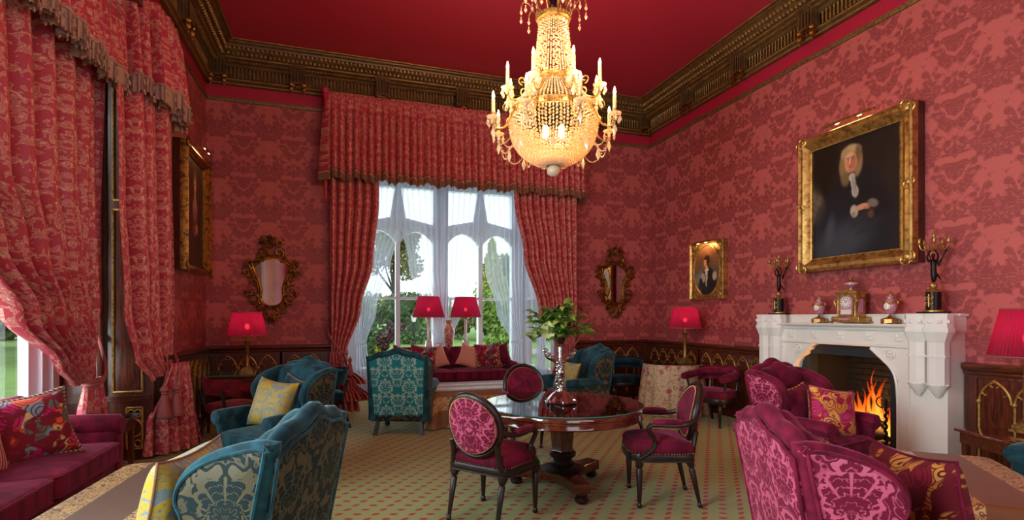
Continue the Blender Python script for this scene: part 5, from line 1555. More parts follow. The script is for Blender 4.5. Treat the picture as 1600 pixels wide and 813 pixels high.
# ------------------------------------------------------------------ rococo mirrors
def mirror(label, x, z, flip):
    t = thing('gilt_mirror', label, 'mirror', (x, YB, z), 0, 'carved rococo mirrors')
    ol = [(0, .36), (.12, .34), (.24, .25), (.25, .20), (.19, .05), (.15, -.10), (.16, -.24), (.10, -.33), (0, -.36)]
    ol = ol + [(-a, b_) for a, b_ in ol[-2:0:-1]]
    ol = ccw([(p[0], p[1]) for p in smooth([(a, b_, 0) for a, b_ in ol], 4, True)])
    b = MB(); b.slab(ol, .01, .003, 1, lambda a, z, d: (a, -.03 + d, z)); b.build('looking_glass', 'mirror', t)
    b = MB(); b.box(-.14, .14, -.022, -.003, -.38, .4); b.build('backboard', 'mahog', t)
    b = MB(); b.tube([(a * 1.04, -.045, z * 1.03) for a, z in ol], .022, 8, True); b.tube([(a * 1.22, -.035, z * 1.12) for a, z in ol], .016, 8, True); fr = b.build('frame', 'gold_dark', t)
    def scr(cx, cz, r, a0, dr, name='scroll', wdt=.02, turns=1.25):
        b = MB(); p = spiral((cx, cz), r, turns, a0, 22, .2, dr)
        n = len(p); b.tube([(a, -.05 - .02 * math.sin(PI * k / n), z) for k, (a, z) in enumerate(p)], [wdt * (1 - .5 * k / n) for k in range(n)], 8)
        for k in range(2, n - 4, 4):
            a, z = p[k]; dx, dz = a - cx, z - cz; L = math.hypot(dx, dz)
            b.ell((a + dx / L * .02, -.055, z + dz / L * .02), (.02, .016, .02), 6, 5)
        b.build(name, 'gold_dark', t)
    for s in (-1, 1):
        scr(s * .33, .24, .085, PI / 2 - s * .6, s); scr(s * .36, .15, .05, -PI / 2, -s, wdt=.016)
        scr(s * .25, .01, .055, PI / 2, -s, wdt=.016); scr(s * .25, -.24, .09, -PI / 2 + s * .4, -s); scr(s * .32, -.16, .05, PI / 2, s, wdt=.016)
        scr(s * .14, -.40, .07, 0 if s < 0 else PI, s); scr(s * .10, .46, .075, -PI / 2, s); scr(s * .15, .37, .05, PI / 2, -s, wdt=.016)
        scr(s * .06, -.50, .05, PI / 2, -s, wdt=.016)
    # pierced crest with an asymmetric leaf plume
    for k in range(5):
        a = PI / 2 + flip * (-.7 + .42 * k); L = .17 + .04 * math.sin(k * 2.1)
        b = MB(); b.tube(smooth([(flip * -.02, -.05, .52), (flip * -.02 + .5 * L * math.cos(a), -.075, .54 + .5 * L * math.sin(a)), (flip * -.02 + L * math.cos(a + flip * .35), -.045, .54 + L * math.sin(a + flip * .35))], 4), [.018, .026, .032, .034, .032, .028, .02, .012, .004], 8, False, None, .5); b.build('crest_leaf', 'gold_dark', t)
    scr(flip * -.07, .62, .085, PI, -flip, 'crest_scroll', .022, 1.4); scr(flip * .10, .60, .06, 0, flip, 'crest_scroll', .018)
    for k in range(5):
        a = -PI / 2 - .8 + .4 * k
        b = MB(); b.tube([(0, -.05, -.50), (.06 * math.cos(a), -.065, -.50 + .08 * math.sin(a)), (.13 * math.cos(a), -.045, -.50 + .15 * math.sin(a))], [.018, .026, .006], 8, False, None, .5); b.build('apron_leaf', 'gold_dark', t)
    return t
m1 = mirror('carved gilt rococo mirror above the left corner lamp', -1.0, 2.03, 1)
m1.scale = (1.0, 1.0, 1.0)
m2 = mirror('carved gilt rococo mirror on the far wall near the oval portrait', 4.87, 2.12, -1)

# ------------------------------------------------------------------ fireplace (local: x along the wall from far to near, -y into the room)
FC = 4.53
fp = thing('fireplace', 'white marble gothic fireplace with octagonal shafts and black slate slips', 'fireplace', (XR, FC, 0), -PI / 2)
HWF = 1.12
def octa(b, cx, cy, r, z0, z1, r1=None):
    r1 = r if r1 is None else r1
    b.lathe([(r, z0), (r1, z1)], 8, cx, cy, Matrix.Translation((cx, cy, 0)) @ Matrix.Rotation(PI / 8, 4, 'Z') @ Matrix.Translation((-cx, -cy, 0)), None, True)
for s in (-1, 1):
    b = MB(); b.box(min(s * .66, s * HWF), max(s * .66, s * HWF), -.24, 0, 0, 1.36); b.box(min(s * .64, s * 1.14), max(s * .64, s * 1.14), -.27, 0, 0, .12); b.build('jamb', 'marble', fp)
    b = MB(); b.prism([(s * .70, .14), (s * .78, .14), (s * .78, 1.0), (s * .70, 1.0)], -.255, -.24); b.build('jamb_fillet', 'marble', fp)
    # two clustered shafts that stop in carved corbels
    for cx in (.88, 1.055):
        x = s * cx; r = .085
        b = MB(); octa(b, x, -.27, r, .86, 1.12); octa(b, x, -.27, r * 1.12, 1.12, 1.14); octa(b, x, -.27, r, 1.14, 1.26); octa(b, x, -.27, r, 1.26, 1.36, r * 1.45); octa(b, x, -.27, r * 1.5, 1.36, 1.40); octa(b, x, -.27, r * 1.35, 1.40, 1.52); octa(b, x, -.27, r * 1.42, 1.515, 1.535)
        sh = b.build('shaft', 'marble', fp, None, None, 25)
        for q in range(5):
            c = MB(); a = PI * (1 + (q + .5) / 5) 
            c.ell((x + r * 1.3 * math.cos(a), -.27 + r * 1.3 * math.sin(a), 1.46), (.022, .022, .022), 4, 3); c.build('rosette', 'marble', sh)
        c = MB(); c.lathe([(.01, .735), (.03, .76), (.05, .79), (.075, .83), (.088, .86), (.085, .87)], 16, x, -.27, None, lambda r, z, a: r * (1 + .10 * math.sin(8 * a + z * 60))); c.build('corbel', 'marble', sh)
# frieze, shelf and back ledge
b = MB(); b.box(-.80, .80, -.246, 0, 1.19, 1.36); b.build('frieze_panel', 'marble', fp)
b = MB(); b.prism([(0, 1.355), (-.26, 1.355), (-.27, 1.37), (-.255, 1.385), (-.30, 1.40), (-.34, 1.405), (-.35, 1.42), (-.345, 1.43), (0, 1.43)], -.86, .86, lambda a, z, d: (d, a, z)); b.build('shelf', 'marble', fp)
b = MB(); b.box(-1.10, 1.10, -.10, 0, 1.36, 1.525); b.prism([(0, 1.51), (-.115, 1.515), (-.115, 1.535), (0, 1.535)], -1.15, 1.15, lambda a, z, d: (d, a, z))
for s in (-1, 1): b.box(min(s * .86, s * 1.13), max(s * .86, s * 1.13), -.26, 0, 1.36, 1.53)
b.build('back_ledge', 'marble', fp)
b = MB(); b.prism([(0, 1.185), (-.25, 1.185), (-.262, 1.195), (-.262, 1.21), (-.25, 1.22), (0, 1.22)], -.80, .80, lambda a, z, d: (d, a, z)); b.build('lintel_moulding', 'marble', fp)
for x in (-.66, -.32, .02, .36, .68):
    b = MB(); b.box(x - .05, x + .05, -.252, -.24, 1.24, 1.34)
    for k in range(4):
        a = PI / 4 + k * PI / 2; b.ell((x + .025 * math.cos(a), -.256, 1.29 + .025 * math.sin(a)), (.022, .012, .022), 8, 5)
    b.ell((x, -.262, 1.29), (.012, .01, .012), 6, 5); b.build('carved_boss', 'marble', fp)
# arched spandrel brackets in the opening corners
for s in (-1, 1):
    ol = [(s * .66, .86), (s * .66, 1.19), (s * .36, 1.19), (s * .37, 1.165), (s * .41, 1.15), (s * .43, 1.11), (s * .48, 1.09), (s * .50, 1.05), (s * .56, 1.01), (s * .60, .95), (s * .615, .88)]
    b = MB(); b.prism(ccw(ol), -.236, -.12); sp = b.build('spandrel', 'marble', fp)
    b = MB(); b.tube([(s * .575 + .052 * math.cos(2 * PI * k / 20), -.243, 1.115 + .052 * math.sin(2 * PI * k / 20)) for k in range(20)], .009, 6, True)
    for k in range(4):
        a = PI / 4 + k * PI / 2; b.ell((s * .575 + .022 * math.cos(a), -.243, 1.115 + .022 * math.sin(a)), (.018, .01, .018), 6, 5)
    b.build('roundel', 'marble', sp)
    b = MB(); b.tube(smooth([(s * .37, -.243, 1.17), (s * .43, -.243, 1.12), (s * .50, -.243, 1.06), (s * .585, -.243, .98), (s * .64, -.243, .86), (s * .66, -.243, .6), (s * .66, -.243, .1)], 4), .014, 6); b.build('arch_moulding', 'marble', fp)
# slate slips and firebox
b = MB(); b.box(-.66, -.50, -.13, .0, 0, 1.19); b.box(.50, .66, -.13, .0, 0, 1.19); b.box(-.50, .50, -.13, 0, 1.06, 1.19); b.build('slate_slips', 'slate', fp)
b = MB(); b.box(-.55, .55, .55, .62, 0, 1.25); b.box(-.62, -.55, 0, .62, 0, 1.25); b.box(.55, .62, 0, .62, 0, 1.25); b.box(-.62, .62, 0, .62, 1.20, 1.27); b.box(-.62, .62, -.12, .62, 0, .03); b.build('firebox', 'soot', fp)
# rows of firebrick on the back and near side of the box
bm_ = MB(); bm_.rbox(-.105, .105, -.02, 0, 0, .062, .006, 1); BRICK = bm_.mesh('brick', 'soot')
for r in range(13):
    for c in range(5):
        x = -.44 + .22 * c + (.11 if r % 2 else 0)
        if x < .47: inst('brick', BRICK, fp, (x, .552, .08 + r * .072))
b = MB(); b.box(-1.15, 1.15, -.72, -.28, 0, .025); b.box(-.66, .66, -.28, -.12, 0, .025)
struct(b.build('floor_hearth', 'slate', None, (XR, FC, 0), (0, 0, -PI / 2)), 'black slate hearth before the fireplace', 'hearth')

# fire: logs, flames, fire basket dogs
def fpt(x, y, z): return (XR + y, FC - x, z)
def log(p, q, r, lab):
    b = MB(); n = 7
    pts = [Vector(p).lerp(Vector(q), k / n) + Vector((0, 0, .012 * math.sin(k * 2.1))) for k in range(n + 1)]
    b.tube(pts, [r * (1 + .12 * math.sin(k * 1.7)) for k in range(n + 1)], 10)
    return tag(b.build('firewood_log', 'bark'), lab, 'log', 'logs in the grate')
log(fpt(-.20, .12, .17), fpt(.36, .16, .20), .06, 'long split log at the front of the fire')
log(fpt(-.10, .32, .17), fpt(.34, .28, .19), .065, 'long split log at the back of the fire')
log(fpt(.02, .05, .28), fpt(.26, .36, .30), .05, 'short log laid across the top of the fire')
log(fpt(.30, -.02, .09), fpt(.45, .18, .10), .055, 'pale log end lying low beside the iron firedog')
def _flame():
    t = NT('flame'); co = t.co('Generated'); o = t.sep(co)
    n = t.noise(t.mapp(t.co(), (6, 6, 2.2)), 4, 3, 0.6, 0.8)
    hgt = t.math('ADD', o[2], t.math('MULTIPLY', t.math('SUBTRACT', n, .5), .7))
    c = t.ramp(hgt, [(0.0, (255, 214, 110)), (.3, (255, 160, 50)), (.65, (246, 92, 20)), (1.0, (170, 36, 8))])
    e = t.n.new('ShaderNodeEmission'); t.put(e.inputs[0], c); e.inputs[1].default_value = 2.2
    tr = t.n.new('ShaderNodeBsdfTransparent'); m = t.n.new('ShaderNodeMixShader')
    lw = t.n.new('ShaderNodeLayerWeight'); lw.inputs[0].default_value = .5
    a = t.math('MULTIPLY', t.math('SUBTRACT', 1.0, lw.outputs[1]), t.step(n, .30, .60))
    a = t.math('MULTIPLY', a, t.math('SUBTRACT', 1.0, t.math('MULTIPLY', o[2], .6)))
    t.l.new(a, m.inputs[0]); t.l.new(tr.outputs[0], m.inputs[1]); t.l.new(e.outputs[0], m.inputs[2])
    return t.done(m.outputs[0])
M['flame'] = _flame()
fire = thing('fire', 'orange log fire burning in the grate', 'fire', fpt(.12, .2, .19))
frnd = random.Random(4)
for k in range(22):
    dx = frnd.uniform(-.24, .26); dy = frnd.uniform(-.10, .10); h = (.72 - 1.5 * abs(dx + .02)) * frnd.uniform(.55, 1.05); r = frnd.uniform(.022, .05)
    b = MB()
    prof = [(.3, 0), (.8, .06), (1, .18), (.85, .38), (.55, .62), (.25, .84), (.04, 1.0)]
    P = [(dy + .025 * math.sin(6 * z + k), -dx + .05 * z * math.sin(6 * z + 1.7 * k), z * h) for _, z in prof]
    Rr = [q * r for q, _ in prof]
    sp = smooth(P, 3); rr = []
    for i in range(len(prof) - 1):
        for j in range(3): rr.append(Rr[i] + (Rr[i + 1] - Rr[i]) * j / 3)
    rr.append(Rr[-1]); b.tube(sp, rr, 10); b.build('flame', 'flame', fire)
point('fire_light', (-.05, 0, .3), 40, (1.0, .42, .10), .12, fire)
fd = thing('firedog', 'black wrought iron firedog with ring handle and twisted shaft', 'firedog', fpt(.40, -.06, 0))
b = MB()
hel = [(.008 * math.cos(k * .9), .008 * math.sin(k * .9), .03 + k * .011) for k in range(48)]
b.tube(hel, .015, 8); b.tube([(0, 0, .54), (0, 0, .62)], .016, 8); b.build('shaft', 'iron', fd)
b = MB(); b.tube([(0, .0 + .055 * math.cos(a) + .05, .58 + .055 * math.sin(a)) for a in [2 * PI * k / 20 for k in range(20)]], .008, 6, True); b.build('ring', 'iron', fd)
b = MB(); b.tube(smooth([(-.02, -.10, .03), (0, -.06, .07), (0, 0, .05), (0, .06, .07), (-.02, .10, .03)], 4), .014, 8); b.tube([(0, 0, .05), (.38, 0, .06)], .014, 8); b.build('foot', 'iron', fd)
b = MB(); b.tube(smooth([(0, 0, .36), (0, .08, .385), (0, .15, .38), (0, .19, .365)], 4), .009, 6); b.tube(smooth([(0, 0, .28), (0, .04, .33), (0, .10, .375)], 4), .007, 6); b.build('hook_arm', 'iron', fd)

# ------------------------------------------------------------------ mantel garniture
def candelabrum(label, y, z0=1.537):
    t = thing('candelabrum', label, 'candelabrum', (XR - .2, y, z0), -PI / 2, 'pair of figure candelabra')
    b = MB(); b.box(-.10, .10, -.085, .085, 0, .016); b.build('plinth', 'black', t)
    b = MB(); b.lathe([(.078, .016), (.078, .028), (.066, .036)], 24); b.build('gilt_base_ring', 'gold', t)
    b = MB(); b.lathe([(.068, .205), (.075, .212), (.06, .222), (.03, .235)], 24); b.build('gilt_collar', 'gold', t)
    b = MB(); b.lathe([(.062, .034), (.062, .206)], 24); dr = b.build('drum', 'bronze', t)
    b = MB()
    for k in (-1, 1):
        p = spiral((k * .018, .15), .022, 1.2, 0, 14, .3, k); b.tube([(x, -.064, z) for x, z in p], .005, 6)
        p = spiral((k * .018, .095), .022, 1.2, PI, 14, .3, -k); b.tube([(x, -.064, z) for x, z in p], .005, 6)
    b.tube([(0, -.066, .06), (0, -.066, .185)], .006, 6); b.build('gilt_mount', 'gold', dr)
    b = MB(); b.ell((0, 0, .265), .036, 16, 10); b.build('orb', 'gold', t)
    # winged figure: robe, torso, head, raised arms, wings - one continuous body
    b = MB()
    b.tube([(.0, .0, .295), (.004, 0, .33), (0, 0, .40), (0, 0, .45), (0, 0, .49), (0, -.002, .515), (0, -.004, .53), (0, -.006, .548), (0, -.006, .565), (0, -.006, .574)], [.010, .022, .026, .022, .026, .016, .008, .016, .014, .006], 12)
    for s in (-1, 1):
        b.tube(smooth([(s * .02, 0, .495), (s * .045, -.01, .52), (s * .048, -.012, .56), (s * .02, -.01, .605)], 4), [.010] * 4 + [.008] * 4 + [.006] * 5, 8)
    b.tube(smooth([(0, .012, .40), (.02, .03, .36), (.045, .04, .315)], 4), [.02, .02, .018, .016, .014, .012, .01, .006, .003], 8, False, None, .6)
    b.build('figure', 'bronze', t)
    for s in (-1, 1):
        b = MB(); b.slab(ccw([(s * .012, .49), (s * .05, .53), (s * .085, .60), (s * .10, .66), (s * .075, .60), (s * .06, .53), (s * .035, .46), (s * .015, .45)]), .008, .003, 1, lambda a, z, d: (a, .03 + d + abs(a) * .2, z)); b.build('wing', 'bronze', t)
    b = MB(); b.lathe([(.012, .60), (.026, .615), (.02, .63), (.01, .64), (.014, .66), (.008, .67)], 12); b.build('torch_cup', 'gold', t)
    sock = MB(); sock.lathe([(.006, -.02), (.018, -.012), (.024, -.008), (.010, 0), (.010, .004), (.014, .02), (.013, .04), (.017, .045), (.013, .046), (.011, .03)], 10); SK = sock.mesh('candle_socket', 'gold')
    for k in range(5):
        a = 2 * PI * k / 5 + .3; R = .115
        b = MB(); b.tube(smooth([(0, 0, .63), (.45 * R * math.cos(a), .45 * R * math.sin(a), .605), (.85 * R * math.cos(a), .85 * R * math.sin(a), .62), (R * math.cos(a), R * math.sin(a), .665)], 5), .006, 6)
        p = spiral((.5 * R, .64), .022, 1.1, -PI / 2, 12, .3, 1); b.tube([(x * math.cos(a), x * math.sin(a), z) for x, z in p], .004, 5)
        ar = b.build('branch', 'gold', t); inst('candle_socket', SK, ar, (R * math.cos(a), R * math.sin(a), .68))
    b = MB(); b.tube([(0, 0, .66), (0, 0, .715)], .006, 6); ar = b.build('centre_branch', 'gold', t); inst('candle_socket', SK, ar, (0, 0, .73))
    return t
candelabrum('bronze winged figure candelabrum at the far end of the mantelpiece', 5.44)
candelabrum('bronze winged figure candelabrum at the near end of the mantelpiece', 3.56)

t = thing('mantel_clock', 'gilt mantel clock with pink porcelain panels and urn finial', 'clock', (XR - .20, 4.42, 1.43), -PI / 2 + .0)
b = MB(); b.rbox(-.17, .17, -.10, .10, .02, .075, .012, 1)
b.box(-.185, .185, -.11, .11, .014, .026); b.build('base', 'gold', t)
for x in (-.16, 0, .16):
    b = MB(); b.lathe([(.012, 0), (.016, .008), (.01, .016)], 8, x, -.095); b.build('foot', 'gold', t)
b = MB(); b.box(-.055, .055, -.108, -.10, .034, .062); b.build('base_plaque', 'pinkporc', t)
b = MB(); b.box(-.115, .115, -.07, .07, .075, .33); b.build('case', 'gold', t)
b = MB(); b.box(-.076, .076, -.076, -.068, .095, .28); b.ell((0, -.07, .265), (.076, .008, .045), 16, 8); b.build('porcelain_panel', 'pinkporc', t)
b = MB(); b.box(.108, .118, -.035, .035, .12, .27); b.build('side_panel', 'pinkporc', t)
b = MB(); b.lathe([(0, 0), (.062, 0), (.062, .006), (0, .007)], 28, 0, 0, Matrix.Translation((0, -.075, .235)) @ Matrix.Rotation(PI / 2, 4, 'X')); dl = b.build('dial', 'whiteporc', t)
b = MB()
for k in range(12):
    a = 2 * PI * k / 12; b.box(-.003, .003, -.0845, -.082, .042, .056, Matrix.Translation((0, 0, .235)) @ Matrix.Rotation(a, 4, 'Y'))
b.build('hour_marks', 'black', dl)
b = MB(); b.tube([(0, -.085, .235), (.026, -.085, .255)], .0025, 5); b.tube([(0, -.085, .235), (-.018, -.085, .27)], .0022, 5); b.build('hands', 'black', dl)
b = MB(); b.box(-.06, .06, -.0785, -.075, .105, .155); b.build('painted_cartouche', 'whiteporc', t)
for s in (-1, 1):
    b = MB(); b.lathe([(.012, .078), (.008, .095), (.008, .30), (.013, .325)], 10, s * .105, -.07); b.build('column', 'gold', t)
    b = MB(); b.tube(smooth([(s * .11, -.08, .28), (s * .135, -.085, .25), (s * .125, -.085, .21), (s * .12, -.08, .17)], 4), [.012, .014, .016, .016, .014, .012, .012, .011, .01, .008, .006, .005, .003], 8); b.build('garland', 'gold', t)
b = MB(); b.rbox(-.135, .135, -.09, .09, .33, .352, .008, 1); b.prism([(-.11, .352), (.11, .352), (.05, .375), (-.05, .375)], -.06, .06); b.build('cornice', 'gold', t)
b = MB(); b.lathe([(.03, .375), (.012, .39), (.012, .40), (.045, .415), (.07, .435), (.07, .45), (.05, .465), (.03, .475)], 24); b.build('urn_bowl', 'pinkporc', t)
b = MB(); b.lathe([(.05, .465), (.03, .48), (.012, .49), (.016, .50), (.006, .52), (0, .53)], 16); b.lathe([(.034, .372), (.034, .38), (.014, .388)], 16); b.build('urn_finial', 'gold', t)

def mantel_vase(label, y):
    t = thing('lidded_vase', label, 'vase', (XR - .20, y, 1.43), -PI / 2, 'pair of pink porcelain vases')
    b = MB(); b.lathe([(.085, .012), (.085, .05), (.06, .06), (.03, .07), (.014, .085), (.012, .10), (.02, .105)], 8); b.build('base', 'gold', t)
    for k in range(4):
        a = PI / 4 + k * PI / 2; c = MB(); c.ell((.07 * math.cos(a), .07 * math.sin(a), .008), (.012, .012, .008), 8, 6); c.build('foot', 'gold', t)
    b = MB(); b.lathe([(.02, .105), (.04, .125), (.058, .17), (.06, .205), (.045, .235), (.03, .245), (.036, .262), (.038, .27)], 28); b.build('body', 'pinkporc', t)
    b = MB(); b.ell((0, -.052, .185), (.03, .012, .04), 16, 10); b.build('painted_oval', 'whiteporc', t)
    b = MB(); b.tube([(.032 * math.cos(2 * PI * k / 20), -.058 + .012 * abs(math.cos(2 * PI * k / 20)), .185 + .042 * math.sin(2 * PI * k / 20)) for k in range(20)], .005, 6, True)
    for s in (-1, 1):
        p = spiral((s * .068, .225), .024, 1.2, PI / 2, 14, .3, s); b.tube([(x, 0, z) for x, z in p], .007, 6)
        b.tube(smooth([(s * .065, -.01, .235), (s * .04, -.05, .21), (s * .01, -.062, .228)], 4), .009, 6)
    b.build('gilt_mounts', 'gold', t)
    b = MB(); b.lathe([(.04, .27), (.034, .285), (.015, .30)], 20); b.build('lid', 'pinkporc', t)
    b = MB(); b.lathe([(.042, .266), (.042, .274), (.036, .278)], 20); b.lathe([(.015, .298), (.016, .31), (.007, .32), (.011, .332), (0, .355)], 12); b.build('lid_finial', 'gold', t)
mantel_vase('pink lidded vase between the clock and the far candelabrum', 4.83)
mantel_vase('pink lidded vase between the clock and the near candelabrum', 3.98)

# ------------------------------------------------------------------ chandelier
CHX, CHY = 1.81, 4.37
ch = thing('chandelier', 'large crystal and gilt chandelier with two tiers of lit candles', 'chandelier', (CHX, CHY, 0))
b = MB(); b.tube([(0, 0, 4.12), (0, 0, ZC)], .028, 10)
for k in range(16): b.ell((0, 0, 4.28 + k * .075), (.04, .04, .028), 10, 6)
b.build('suspension_rod', 'black', ch)
b = MB(); b.lathe([(.13, 4.145), (.15, 4.155), (.155, 4.175), (.15, 4.195), (.12, 4.20), (.03, 4.25), (.028, 4.20), (.11, 4.165)], 36); 
for k in range(28): b.ell((.152 * math.cos(2 * PI * k / 28), .152 * math.sin(2 * PI * k / 28), 4.182), .012, 6, 4)
b.build('crown', 'gold', ch)
def ring(name, r, z0, z1, t=.012, n=64):
    b = MB(); b.lathe([(r - t, z0), (r, z0), (r + .008, z0 + .006), (r, (z0 + z1) / 2), (r + .008, z1 - .006), (r, z1), (r - t, z1), (r - t, z0)], n)
    for k in range(n // 2): b.ell(((r + .006) * math.cos(4 * PI * k / n), (r + .006) * math.sin(4 * PI * k / n), (z0 + z1) / 2), (.008, .008, (z1 - z0) * .28), 5, 4)
    return b.build(name, 'gold', ch)
ring('upper_ring', .20, 3.575, 3.63)
ring('main_ring', .375, 3.285, 3.345)
ring('inner_ring', .235, 3.41, 3.45, .01, 48)
def strings(name, n, prof, bead=.0105, step=.021, jit=0.0):
    b = MB()
    pts = smooth([(r, z, 0) for r, z in prof], 10)
    for k in range(n):
        a = 2 * PI * k / n; acc = step * (.5 + .5 * (k % 2)); last = pts[0]; q = .85 + .3 * ((k * 7) % 5) / 5
        for p in pts[1:]:
            acc += math.hypot(p[0] - last[0], p[1] - last[1]); last = p
            if acc >= step:
                acc -= step
                b.gem((p[0] * math.cos(a), p[0] * math.sin(a), p[1]), bead * q, bead * 2, 5)
    return tag(b.build(name, 'crystal', ch), kind='stuff')
strings('tent_bead_strings', 42, [(.125, 4.14), (.135, 4.05), (.15, 3.9), (.175, 3.72), (.195, 3.63)], .0108, .023)
strings('middle_bead_strings', 72, [(.20, 3.575), (.22, 3.54), (.29, 3.45), (.35, 3.39), (.37, 3.345)], .0125, .026)
strings('basket_bead_strings', 80, [(.375, 3.285), (.39, 3.23), (.385, 3.15), (.35, 3.05), (.28, 2.96), (.18, 2.895), (.06, 2.865)], .0150, .029)
strings('inner_bead_strings', 40, [(.30, 3.285), (.31, 3.2), (.28, 3.08), (.2, 2.98), (.06, 2.93)], .010, .03)
b = MB(); b.lathe([(.07, 2.86), (.075, 2.872), (.06, 2.885)], 20); b.build('finial_cup', 'gold', ch)
b = MB(); b.ell((0, 0, 2.815), (.062, .062, .052), 10, 7, None, True); b.build('crystal_ball', 'crystal', ch)
# inner lamps
for k in range(4):
    a = 2 * PI * k / 4 + .4; c = MB(); c.ell((.10 * math.cos(a), .10 * math.sin(a), 3.16), (.028, .028, .04), 10, 8); c.build('inner_bulb', M['bulb'], ch)
point('chandelier_inner_light', (0, 0, 3.16), 26, (1.0, .62, .28), .10, ch)
pm = MB(); pm.gem((0, 0, -.012), .008, .018, 6); pm.gem((0, 0, -.05), .0155, .062, 6, .6); DROP = pm.mesh('crystal_drop', 'crystal')
pm = MB(); pm.gem((0, 0, -.012), .009, .018, 6); pm.gem((0, 0, -.035), .010, .022, 6); pm.gem((0, 0, -.10), .024, .12, 4, .55); PEND = pm.mesh('crystal_pendant', 'crystal')
cm = MB(); cm.lathe([(.016, 0), (.016, .14), (.012, .145)], 12); CAND = cm.mesh('candle', 'candle')
bm2 = MB(); bm2.lathe([(0, .142), (.008, .148), (.013, .165), (.010, .185), (.003, .21), (0, .215)], 10); FLB = bm2.mesh('flame_bulb', M['bulb'])
dm = MB(); dm.lathe([(.008, -.03), (.016, -.022), (.02, -.012), (.052, .0), (.058, .008), (.05, .006), (.018, 0), (.018, .012)], 20, 0, 0, None, lambda r, z, a: r * (1 + (.05 * math.sin(10 * a) if r > .03 else 0))); DISH = dm.mesh('drip_pan', 'crystal')
cu = MB(); cu.lathe([(.008, -.035), (.014, -.02), (.018, 0), (.018, .03), (.02, .034)], 12); CUP = cu.mesh('candle_cup', 'gold')
VIEW = math.atan2(-CHY, -CHX)          # azimuth of the camera seen from the chandelier
def arm(i, az, r0, z0, R, zf):
    ca, sa = math.cos(az), math.sin(az)
    zc = zf - .215
    b = MB(); P = smooth([(r0, z0), (r0 + (R - r0) * .45, z0 - .06), (r0 + (R - r0) * .85, z0 - .04 + (zc - z0) * .3), (R, zc - .04)] and [(r0 * ca, r0 * sa, z0), ((r0 + (R - r0) * .4) * ca, (r0 + (R - r0) * .4) * sa, min(z0, zc) - .07), ((r0 + (R - r0) * .85) * ca, (r0 + (R - r0) * .85) * sa, zc - .10), (R * ca, R * sa, zc - .03)], 6)
    b.tube(P, .009, 8)
    sp = spiral((r0 + (R - r0) * .35, z0 + .02), .04, 1.1, -PI / 2, 14, .25, 1); b.tube([(x * ca, x * sa, z) for x, z in sp], .006, 6)
    a = b.build('arm', 'gold', ch)
    inst('candle_cup', CUP, a, (R * ca, R * sa, zc)); inst('drip_pan', DISH, a, (R * ca, R * sa, zc - .01)); inst('candle', CAND, a, (R * ca, R * sa, zc + .01)); inst('flame_bulb', FLB, a, (R * ca, R * sa, zc + .01))
    for k in range(6):
        q = 2 * PI * k / 6 + az; inst('crystal_drop', DROP, a, (R * ca + .05 * math.cos(q), R * sa + .05 * math.sin(q), zc - .012), (0, 0, q))
    inst('crystal_pendant', PEND, a, (R * ca, R * sa, zc - .045), (0, 0, az))
    point('candle_light', (R * ca, R * sa, zf + .035), 7, (1.0, .66, .32), .02, ch)
for k in range(8):
    az = VIEW + math.radians(22.5 + 45 * k)
    arm(k, az, .375, 3.31, .56, 3.45)
    arm(k, az + .0, .22, 3.56, .43, 3.72)
# swags of beads between the lower arms, drops on the basket, plume of wires on the crown
for k in range(8):
    a0 = VIEW + math.radians(22.5 + 45 * k); a1 = a0 + math.radians(45)
    p0 = Vector((.56 * math.cos(a0), .56 * math.sin(a0), 3.19)); p1 = Vector((.375 * math.cos((a0 + a1) / 2), .375 * math.sin((a0 + a1) / 2), 3.05)); p2 = Vector((.56 * math.cos(a1), .56 * math.sin(a1), 3.19))
    b = MB()
    for u, v in ((p0, p1), (p1, p2)):
        for q in range(22):
            f = q / 22; p = u.lerp(v, f); b.gem((p.x, p.y, p.z - .16 * math.sin(PI * f)), .008, .015, 5)
    b.build('bead_swag', 'crystal', ch)
    inst('crystal_pendant', PEND, ch, (p1.x * 1.06, p1.y * 1.06, p1.z), (0, 0, a0)); inst('crystal_drop', DROP, ch, (.40 * math.cos(a0), .40 * math.sin(a0), 3.16), (0, 0, a0))
for k in range(10):
    a = 2 * PI * k / 10 + .2
    for (R, zt) in ((.19, 4.44), (.29, 4.33)):
        b = MB(); b.tube(smooth([(.13 * math.cos(a), .13 * math.sin(a), 4.18), ((.13 + (R - .13) * .5) * math.cos(a), (.13 + (R - .13) * .5) * math.sin(a), zt - .02), (R * .92 * math.cos(a), R * .92 * math.sin(a), zt + .01), (R * math.cos(a), R * math.sin(a), zt - .03)], 5), .005, 6)
        w = b.build('plume_wire', 'gold', ch)
        inst('crystal_drop', DROP, w, (R * math.cos(a), R * math.sin(a), zt - .03)); inst('crystal_drop', DROP, w, (R * math.cos(a), R * math.sin(a), zt - .11))

# ------------------------------------------------------------------ silver centrepiece and foliage
vx, vy = TX - .03, TY - .02
t = thing('silver_centrepiece', 'tall silver figural centrepiece on the round table', 'centrepiece', (vx, vy, .747))
b = MB(); b.lathe([(.0, .0), (.13, .0), (.135, .012), (.12, .02), (.11, .04), (.08, .075), (.05, .10), (.045, .115)], 48, 0, 0, None, lambda r, z, a: r * (1 + .09 * math.sin(6 * a) * (1 if z < .08 else .3))); b.build('foot', 'silver', t)
b = MB()
for k in range(6):
    a = 2 * PI * k / 6 + .3; p = spiral((.125, .02), .03, 1.2, PI, 14, .3, 1); b.tube([(x * math.cos(a), x * math.sin(a), max(.008, z)) for x, z in p], .009, 6)
b.build('scroll_feet', 'silver', t)
b = MB(); b.tube(smooth([(0, 0, .11), (.012, .0, .16), (-.006, .004, .22), (.008, 0, .28), (0, 0, .38), (0, 0, .52)], 6), [.04] * 4 + [.028] * 4 + [.036] * 4 + [.026] * 4 + [.034] * 4 + [.022] * 11, 12)
